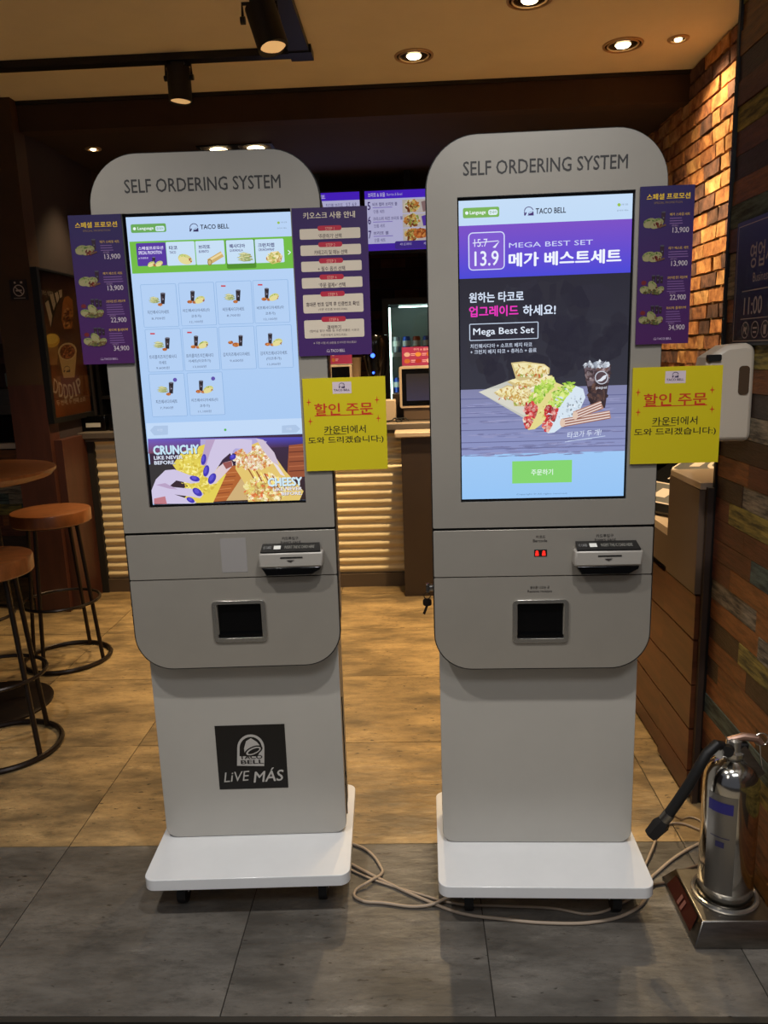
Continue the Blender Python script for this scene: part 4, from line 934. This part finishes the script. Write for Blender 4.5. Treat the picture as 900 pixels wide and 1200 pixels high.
# things on the counter
def pos_term(loc, label):
    t = thing('order_display', label, 'display', loc)
    obj('base', MB().box(-.07, .10, -.02, .06, 0, .075), M['greybrown'], t, bevel=.006)
    obj('casing', MB().prism(rr(-.09, .16, .075, .325, .012, 4), -.03, .0), M['beige'], t, bevel=.003)
    obj('screen', MB().box(-.075, .15, -.032, -.03, .09, .31), M['blackgloss'], t)
    p = Art(.19, .17); p.raw([(-.09,-.08),(.095,-.08),(.095,.08),(-.09,.08)], [(0,1,2,3)], [(92,84,112)]*2+[(84,70,62)]*2); p.build('screen_image', attr_mat('dim_display_image', .35), t, (.042, -.0335, .2))
    return t
pos_term((.02, 4.73, 1.0), 'cream-framed till display on the counter, close to the right kiosk')
def pink(loc, label, w_, h_, n):
    a = Art(w_, h_, [(0,0),(30,0),(30,20),(0,20)]); a.raw([(-w_/2,-h_/2),(w_/2,-h_/2),(w_/2,h_/2),(-w_/2,h_/2)], [(0,1,2,3)], [(176,60,110)]*4)
    a.text('쿠키 & 음료', 9, 1.5, 21, 4, (240,210,220), .03)
    for i in range(n):
        for j in range(2): x = 4+i*26/n; y = 8+j*7; a.ell(x, y, 2.4, 2.4, [(226,190,190),(226,160,80),(200,120,60),(180,60,50)][(i+2*j) % 4]); a.rect(x+3, y-1.2, x+7, y-.2, (236,190,210)); a.rect(x+3, y+.6, x+6, y+1.4, (236,190,210))
    t = thing('menu_card', label, 'card', loc)
    obj('card_holder', MB().box(-w_/2, w_/2, .0, .004, -h_/2, h_/2).box(-w_/2, w_/2, -.0, .03, -h_/2-.004, -h_/2), M['white_edge'], t, smooth=False); a.build('card_print', INK_PRINT, t, (0, -.0003, 0)); return t
pink((.065, 4.70, 1.383), 'pink drinks card standing on the till display', .23, .11, 3)
t2 = thing('order_display', 'small payment terminal with dark screen behind the yellow sign', 'display', (-.43, 4.72, 1.0))
obj('casing', MB().box(-.06, .075, -.02, .05, 0, .345), M['beige'], t2, bevel=.005); obj('screen', MB().box(-.045, .062, -.022, -.0205, .26, .335), M['blackgloss'], t2)
pink((-.416, 4.71, 1.402), 'small pink card above the payment terminal', .13, .10, 1)
bd = thing('voice_pickup', 'tapered black device with blue lights on the counter', 'device', (-.212, 4.82, 1.0))
obj('housing', MB().lathe([(.05,.25),(.055,.26),(.068,.34),(.082,.44),(.082,.49),(.07,.515),(.03,.525)], n=32), M['blackgloss'], bd)
obj('stand', MB().box(-.045, .04, -.03, .05, 0, .255), M['greybrown'], bd, bevel=.004)
obj('status_light', MB().cyl((-.015,-.079,.395), (-.015,-.084,.395), .013, n=16).cyl((-.015,-.066,.292), (-.015,-.071,.292), .007, n=12), M['blueled'], bd)
cs = thing('paper_cup_stack', 'upright stack of paper cups beside the black device', 'cups', (-.342, 4.86, 1.0))
obj('cup', MB().lathe([(.03,0),(.038,.13),(.04,.135),(.036,.135)], (0,0,.251), n=20), M['kraft'], cs); obj('tray', MB().box(-.045,.042,-.05,.05,0,.25), M['beige'], cs)
tag(obj('receipt_printer', MB().box(-.05,.05,-.04,.06,0,.13), M['beige'], loc=(-.145, 4.72, 1.0), bevel=.006), 'small beige box on the counter just right of the yellow sign', 'box')
tag(obj('till_printer', MB().box(-.075,.08,0,.18,0,.155).box(-.07,.07,-.01,.0,.02,.09), M['darkpanel'], loc=(-.045, 4.86, 1.0), bevel=.01), 'dark printer behind the beige box on the counter', 'printer')
cable('tangle of thin black leads on the counter beside the till display', [(-.16,4.66,1.004),(-.12,4.62,1.012),(-.10,4.66,1.02),(-.06,4.63,1.01),(-.09,4.60,1.005),(-.05,4.66,1.02),(-.02,4.62,1.01)], .004, 'rubber')
tag(obj('flat_leaflet_strip', MB().box(-.16,.2,0,.05,0,.002), M['beige'], loc=(0, 4.51, 1.0005), smooth=False), 'row of leaflets lying along the counter front edge', 'leaflet')
# left end of the counter
for x_, lab_ in ((-1.93, 'black napkin holder with white slip at the far left end of the counter'), (-1.76, 'black napkin holder nearer the left kiosk on the counter')):
    t = thing('napkin_holder', lab_, 'napkin holder', (x_, 4.66, 1.0)); obj('housing', MB().box(-.075,.075,-.05,.06,0,.095), M['blackgloss'], t, bevel=.004); obj('label_slip', MB().box(-.045,.045,-.052,-.0505,.025,.05), M['white_edge'], t)
t = thing('cup_rack', 'dark open rack of cups and lids behind the napkin holders', 'rack', (-1.80, 4.93, 1.0))
obj('frame', MB().box(-.17,.17,.1,.12,0,.6).box(-.17,-.15,-.1,.12,0,.6).box(.15,.17,-.1,.12,0,.6).box(-.15,.15,-.1,.1,.18,.2).box(-.15,.15,-.1,.1,.40,.42), M['black'], t)
for x_ in (-.09, 0, .09): obj('cup', MB().lathe([(.028,.2),(.038,.33),(.036,.33)], (x_,0,0), 16), M['kraft'], t); 
tag(obj('purple_card', MB().box(-.06,.06,0,.003,0,.12), M['purple_board'], loc=(-1.80, 4.826, 1.215), smooth=False), 'small purple card under the left promotion sign', 'card')

# menu boards
def tv(loc, w_, h_, label, full):
    t = thing('menu_board', label, 'screen', loc)
    obj('casing', MB().box(-w_/2-.012, w_/2+.012, .002, .06, -h_/2-.02, h_/2+.012), M['black'], t)
    obj('ceiling_mount', MB().box(-.02, .02, .02, .05, h_/2, 2.605-loc[2]), M['black'], t)
    a = Art(w_, h_, [(0,0),(100,0),(100,100*h_/w_),(0,100*h_/w_)]); H_ = 100*h_/w_
    a.raw([(-w_/2,-h_/2),(w_/2,-h_/2),(w_/2,h_/2),(-w_/2,h_/2)], [(0,1,2,3)], [(206,204,246)]*4)
    a.rect(0, 0, 100, 9, (84,40,220)); a.rect(0, H_-8, 100, H_, (80,40,190)); P_ = (70,60,120)
    if full:
        a.text('브리또 & 보울', 4, 2, 24, 7, (220,210,250), .03); a.text('Burrito & Bowl', 26, 3, 44, 6, (200,190,240), .01); a.text('타코', 74, 2.5, 82, 7, (226,216,250), .03)
        for i, (n_, t_) in enumerate([('5','비프 랩퍼 브리또 볼'),('6','크리스피 치킨 브리또 볼'),('7','브리또 볼')]):
            y = 12+i*16; a.text(n_, 3, y, 6.5, y+9, (60,40,110), .03); a.text(t_, 9, y+1, [38,44,27][i], y+5, P_, .02); a.rect(9, y+6.2, 32, y+7, (140,120,210)); a.text('단품 세트', 10, y+9, 23, y+13, P_, .01)
            cx, cy = 55, y+6; a.rect(44, y-1, 74, y+14, (206,196,190)); a.ell(cx, cy, 9.5, 7.5, (226,214,190)); a.scatter(cx, cy, 8.5, 6.5, [(150,90,40),(206,130,60),(120,60,34),(226,200,120),(150,160,70)], 60, 2.2, 1.2, seed=i+300)
            if i == 2: a.ell(65, cy-1, 9, 5.5, (176,84,36)); a.scatter(65, cy-1, 8, 4.5, [(206,110,50),(226,150,80),(140,70,34)], 40, 2, 1, seed=330)
            else: a.poly([(66,y+2),(74,y),(74,y+12),(68,y+13)], (150,120,120) if i == 0 else (90,60,170))
        a.text('8', 76, 13, 81, 22, (60,40,110), .03); a.ell(82, 50, 6, 5, (170,130,90)); a.rect(34, 57, 99, 66, (70,46,150), r=2); a.text('세트 업그레이드', 40, 59, 54, 62, (220,210,250), .01); a.text('세트 추가 제품은', 68, 59, 90, 62, (220,210,250), .01)
    else:
        a.text('브리또', 40, 2, 60, 7, (220,210,250), .03); a.text('치킨볼 브리또', 60, 12, 80, 16, P_, .01); a.text('5.7  6.9', 84, 12, 96, 16, P_, .01)
        for i in range(4): a.rect(60, 22+i*9, 94, 24+i*9, (150,150,200))
    a.build('screen_image', INK_TV, t, (0, 0, 0)); return t
tv((.0065, 5.5, 2.285), .575, .385, 'wide menu board numbered 5 to 8 seen between the kiosks', True)
tv((-.6035, 5.5, 2.285), .575, .385, 'menu board mostly hidden behind the left kiosk and its purple sign', False)
# drinks cooler
# lit by its own strips
fg = thing('drinks_cooler', 'lit glass-door drinks cooler at the back between the kiosks', 'fridge', (.12, 6.1, 0))
obj('cabinet', MB().box(-.32, -.28, -.2, .3, 0, 1.80).box(.28, .32, -.2, .3, 0, 1.80).box(-.28, .28, -.2, .3, 1.76, 1.80).box(-.28, .28, -.2, .3, 0, .3).box(-.28, .28, .26, .3, .3, 1.76), M['black'], fg)
obj('liner', MB().box(-.28, .28, .25, .26, .3, 1.76), M['fridge_in'], fg)
for z_ in (.75, 1.07, 1.38): obj('shelf', MB().box(-.28, .28, -.1, .25, z_, z_+.012).box(-.28, .28, -.112, -.1, z_-.004, z_+.03), M['white_edge'], fg)
obj('light_strip', MB().box(-.275, -.262, -.12, -.10, .35, 1.74).box(-.2, .2, .0, .02, 1.745, 1.755), M['fridge_glow'], fg)
obj('door_frame', MB().prism([(-.32,.28),(.32,.28),(.32,1.8),(-.32,1.8)], -.24, -.21, holes=[[(-.275,.33),(.275,.33),(.275,1.755),(-.275,1.755)]]), M['black'], fg)
obj('door_glass', MB().box(-.275, .275, -.226, -.222, .33, 1.755), M['glass'], fg)
cc = [(40,70,160),(26,24,26),(150,150,156),(36,80,190),(160,60,30),(40,70,160)]
for i in range(6):
    for j, z_ in enumerate((1.082, 1.392)):
        if j == 1 and i > 3: continue
        t = thing('drink_can', 'drink can on the cooler shelf', 'can', (-.105 + i*.078, 6.06, z_+.013), group='cans in the drinks cooler')
        c_ = cc[(i+j*2) % 6]; obj('can_body', MB().lathe([(.024,0),(.03,.006),(.03,.11),(.024,.122),(.022,.122)], n=16), mat('can_paint', c_, .3, .4), t)
        obj('can_print', MB().lathe([(.0305,.05),(.0308,.055),(.0308,.085),(.0305,.09)], n=16), M['white_edge'], t)
        cw = ['blue','black','grey','bright blue','orange','blue'][(i+j*2) % 6]
        t['label'] = '%s drink can, %s from the left on the %s visible shelf of the cooler' % (cw, ['first','second','third','fourth','fifth','sixth'][i], 'lower' if j == 0 else 'upper')
        t['group'] = 'cans on the lower cooler shelf' if j == 0 else 'cans on the upper cooler shelf'

# ------------------------------------------------------------------ disposal station in the right recess
cb = thing('disposal_station', 'wood-panelled waste and tray station in the recess by the brick wall', 'cabinet', (.83, 2.215, 0))
obj('carcass', MB().box(.024, .60, .0, 1.6, .0, .66), M['dark'], cb)
pm = {}
for (y0, y1, zs, ox) in ((.004, .283, [.01,.10,.24,.385,.53,.672], 0), (.287, .62, [.01,.076,.22,.365,.515,.655], .012), (.624, 1.1, [.01,.076,.22,.365,.515,.655], .012), (1.104, 1.6, [.01,.076,.22,.365,.515,.655], .012)):
    for z0, z1 in zip(zs, zs[1:]):
        key = (y0, z0); obj('door_panel', MB().box(ox, .023, y0, y1, z0+.003, z1-.003), M['cabwood'], cb, smooth=False)
gp = obj('side_panel', MB().prism([(.005,.675),(.265,.675),(.265,.995),(.005,.99)], -.004, .03, plane='yz'), M['greybrown'], cb)
obj('top_shelf', MB().box(-.004, .60, .0, .26, .992, 1.012), M['beige'], cb, bevel=.002)
obj('front_panel', MB().box(-.002, .03, .266, 1.6, .685, .79), M['greybrown'], cb)
obj('well_floor', MB().box(.03, .60, .266, 1.6, .70, .72), M['dark'], cb)
obj('white_rim', MB().prism([(0,.266),(.60,.266),(.60,1.6),(0,1.6)], .785, .815, holes=[[(.06,.33),(.55,.33),(.55,.62),(.06,.62)],[(.06,.70),(.55,.70),(.55,1.0),(.06,1.0)]], plane='xy'), M['beige'], cb)
obj('slanted_board', MB().add([(.10,.30,.82),(.58,.30,.96),(.58,.62,1.0),(.10,.62,.86),(.10,.30,.835),(.58,.30,.975),(.58,.62,1.015),(.10,.62,.875)], [(0,3,2,1),(4,5,6,7),(0,1,5,4),(1,2,6,5),(2,3,7,6),(3,0,4,7)]), M['blackgloss'], cb)
ic = Art(.30, .5, [(0,0),(30,0),(30,50),(0,50)]); C2 = (200,180,165)
ic.frame(3, 5, 27, 22, .9, C2, 2, (20,18,20)); ic.poly([(9,12),(13,10),(13,17),(9,18)], C2); ic.ell(19, 13.5, 4, 4, C2); ic.ell(19, 13.5, 2.4, 2.4, (20,18,20)); ic.rect(8, 27, 22, 29, C2); ic.frame(3, 32, 27, 46, .9, C2, 2, (20,18,20)); ic.rect(12, 36, 18, 42, C2)
o = ic.build('pictogram_print', INK_PRINT, cb, (.20, .66, .92), gap=.0002); o.rotation_euler = (math.radians(-70), 0, math.radians(-60))
wp = obj('pictogram_plate', MB().box(-.16, .16, .001, .012, -.26, .26), M['blackgloss'], cb, loc=(.20, .66, .92)); wp.rotation_euler = o.rotation_euler
obj('upright_board', MB().box(.02, .5, 1.12, 1.14, .82, 1.30), M['blackgloss'], cb)

# ------------------------------------------------------------------ framed poster on the plum wall and little sign on the post
pf = thing('framed_poster', 'black-framed brown dessert poster on the plum wall behind the left kiosk', 'poster', (-1.995, 4.46, 1.50), 0)
PW, PH = .56, .83
obj('frame', MB().prism([(-PW/2,-PH/2),(PW/2,-PH/2),(PW/2,PH/2),(-PW/2,PH/2)], -.004, .03, holes=[[(-PW/2+.03,-PH/2+.03),(PW/2-.012,-PH/2+.03),(PW/2-.012,PH/2-.012),(-PW/2+.03,PH/2-.012)]], plane='yz'), M['trackm'], pf)
obj('backing', MB().box(0, .012, -PW/2+.02, PW/2-.005, -PH/2+.02, PH/2-.005), M['redpost'], pf)
a = Art(PW-.04, PH-.04, [(37,312),(89,326),(108,490),(61,496)]); w2, h2 = (PW-.04)/2, (PH-.04)/2
a.raw([(-w2,-h2),(w2,-h2),(w2,h2),(-w2,h2)], [(0,1,2,3)], [(130,66,32)]*2 + [(58,34,28)]*2)
a.src(25, 300, 6)
Wt = (196,176,156)
a.text('감바스 쉬림프', 106, 215, 200, 255, Wt, .03, rot=0); a.poly([(140,310),(190,260),(220,240),(270,230),(275,280),(230,350),(195,515)], (30,20,20)); a.poly([(145,320),(170,300),(200,420),(190,500)], Wt); a.poly([(178,262),(205,250),(225,330),(210,380)], Wt); a.poly([(215,250),(238,240),(250,290),(235,330)], Wt); a.poly([(245,232),(270,226),(272,280),(256,290)], Wt)
a.poly([(275,330),(290,285),(320,275),(350,310),(358,420),(345,520),(290,520),(270,450)], (168,96,44)); a.scatter(315, 440, 36, 70, [(120,50,30),(190,120,60),(90,40,30),(206,150,90)], 60, 10, 7, seed=400)
a.poly([(150,600),(250,600),(240,780),(180,780)], (150,100,60)); a.ell(197, 600, 60, 52, (206,160,60)); a.ell(197, 590, 50, 36, (226,190,90))
a.poly([(245,690),(385,690),(370,880),(290,880)], (196,160,110)); a.ell(315, 688, 70, 66, (206,176,130)); a.ell(315, 690, 57, 54, (136,62,36)); a.scatter(315, 690, 48, 44, [(176,90,50),(110,46,30),(206,120,70)], 60, 8, 6, seed=401); bell(a, 312, 815, 24, (70,44,40), (196,160,110))
for i, ch in enumerate('DDDDIP'):
    an = -.55 + i*.22; x = 325 + 400*math.sin(an)*.36; y = 975 - 60*(math.cos(an)-1)*-1 - (abs(an)**2)*110 + 10
    x_ = (208, 246, 284, 322, 361, 382)[i]; a.text(ch, x_, y-58, x_+(12 if ch == 'I' else 32), y+52, Wt, .025, rot=-18+i*8)
a.text('두 번째, 두 번째 소리', 236, 1040, 450, 1085, Wt, .03)
a.build('poster_print', INK_PRINT, pf, (.0135, .004, .004), axis='x')
M['glass_sheet'] = M['glass']
obj('glass_pane', MB().box(.024, .0265, -PW/2+.028, PW/2-.012, -PH/2+.03, PH/2-.012), M['glass'], pf, smooth=False)
ns = thing('no_smoking_plate', 'small dark no smoking plate on the brown post', 'sign', (-2.07, 4.178, 1.80))
obj('plate', MB().box(-.046, .046, -.003, .0, -.052, .052), M['black'], ns, smooth=False)
a = Art(.092, .104, [(0,0),(92,0),(92,104),(0,104)]); a.raw([(-.046,-.052),(.046,-.052),(.046,.052),(-.046,.052)], [(0,1,2,3)], [(34,26,30)]*4)
a.ell(46, 56, 30, 30, (190,176,170), n=30); a.ell(46, 56, 25, 25, (34,26,30), n=30); a.rect(30, 52, 62, 60, (190,176,170)); a.line([(28,38),(64,74)], 5, (190,176,170)); a.rect(24, 10, 34, 20, (190,176,170)); a.rect(58, 10, 70, 20, (190,176,170)); a.rect(14, 93, 78, 97, (150,140,136))
a.build('plate_print', INK_PRINT, ns, (0, -.0032, 0))

# ------------------------------------------------------------------ self-service corner beyond the post
sc_ = thing('condiment_station', 'patchwork-fronted self-service station beyond the post at far left', 'cabinet', (-2.85, 4.9, 0))
obj('carcass', MB().box(-.5, .62, .02, .23, 0, .88), M['dark'], sc_)
z = .08; rI = 0; pat = ['r','t','d','r','o','y','t','w','t','r','o']
while z < .86:
    x = -.5
    while x < .62:
        L_ = random.choice([.2, .28, .34]); x1 = min(.62, x+L_); obj('plank', MB().box(x+.001, x1-.001, 0, .02, z, z+.07), WM[pat[(rI + int(x*7)) % len(pat)]], sc_, smooth=False); x = x1
    z += .072; rI += 1
obj('worktop', MB().box(-.5, .62, -.03, .235, .88, .915), M['beige'], sc_, bevel=.003)
obj('hutch', MB().box(-.5, .62, .2, .23, .915, 2.2).box(-.5, .62, -.0, .2, 1.42, 1.46), M['redpost'], sc_)
tag(obj('black_bin', MB().box(-.2,.2,-.08,.08,0,.17), M['blackgloss'], loc=(-2.6, 5.0, .916), bevel=.01), 'black box on the self-service worktop at far left', 'box')
t = thing('water_dispenser', 'grey metal dispenser with glass jar in the far left corner', 'dispenser', (-2.6, 5.0, 1.087))
obj('body', MB().box(-.19,.19,-.06,.08,0,.18), M['steel_matt'], t, bevel=.01); obj('jar', MB().lathe([(.04,.18),(.055,.19),(.055,.27),(.04,.28)], (.02,0,0), 20), M['fridge_in'], t); obj('paper_tag', MB().box(.08,.13,-.064,-.061,.10,.16), M['yellow_board'], t)
tag(obj('poster_board', MB().box(-.25,.25,0,.01,-.28,.28), mat('dusty_pink_board', (112,80,78), .6, noise=.2), loc=(-2.72, 5.088, 1.83), smooth=False), 'dull pink board on the wall at the far left edge', 'poster')

# repeats of a kind carry one group phrase
_groups = {'ceiling_downlight': 'recessed downlights in the ceiling', 'track_light_rail': 'lighting track rails', 'track_spotlight': 'spotlights on the tracks',
           'promotion_sign': 'purple promotion signs on the kiosks', 'discount_sign': 'yellow discount signs on the kiosks', 'wheeled_platform': 'white boards under the kiosks',
           'power_cable': 'cables on floor and counter', 'napkin_holder': 'napkin holders on the counter', 'menu_board': 'menu boards above the counter',
           'menu_card': 'pink cards on the counter', 'order_display': 'till displays on the counter'}
for o in COL.objects:
    if 'category' in o and 'group' not in o:
        g_ = _groups.get(o.name.split('.')[0])
        if g_: o['group'] = g_
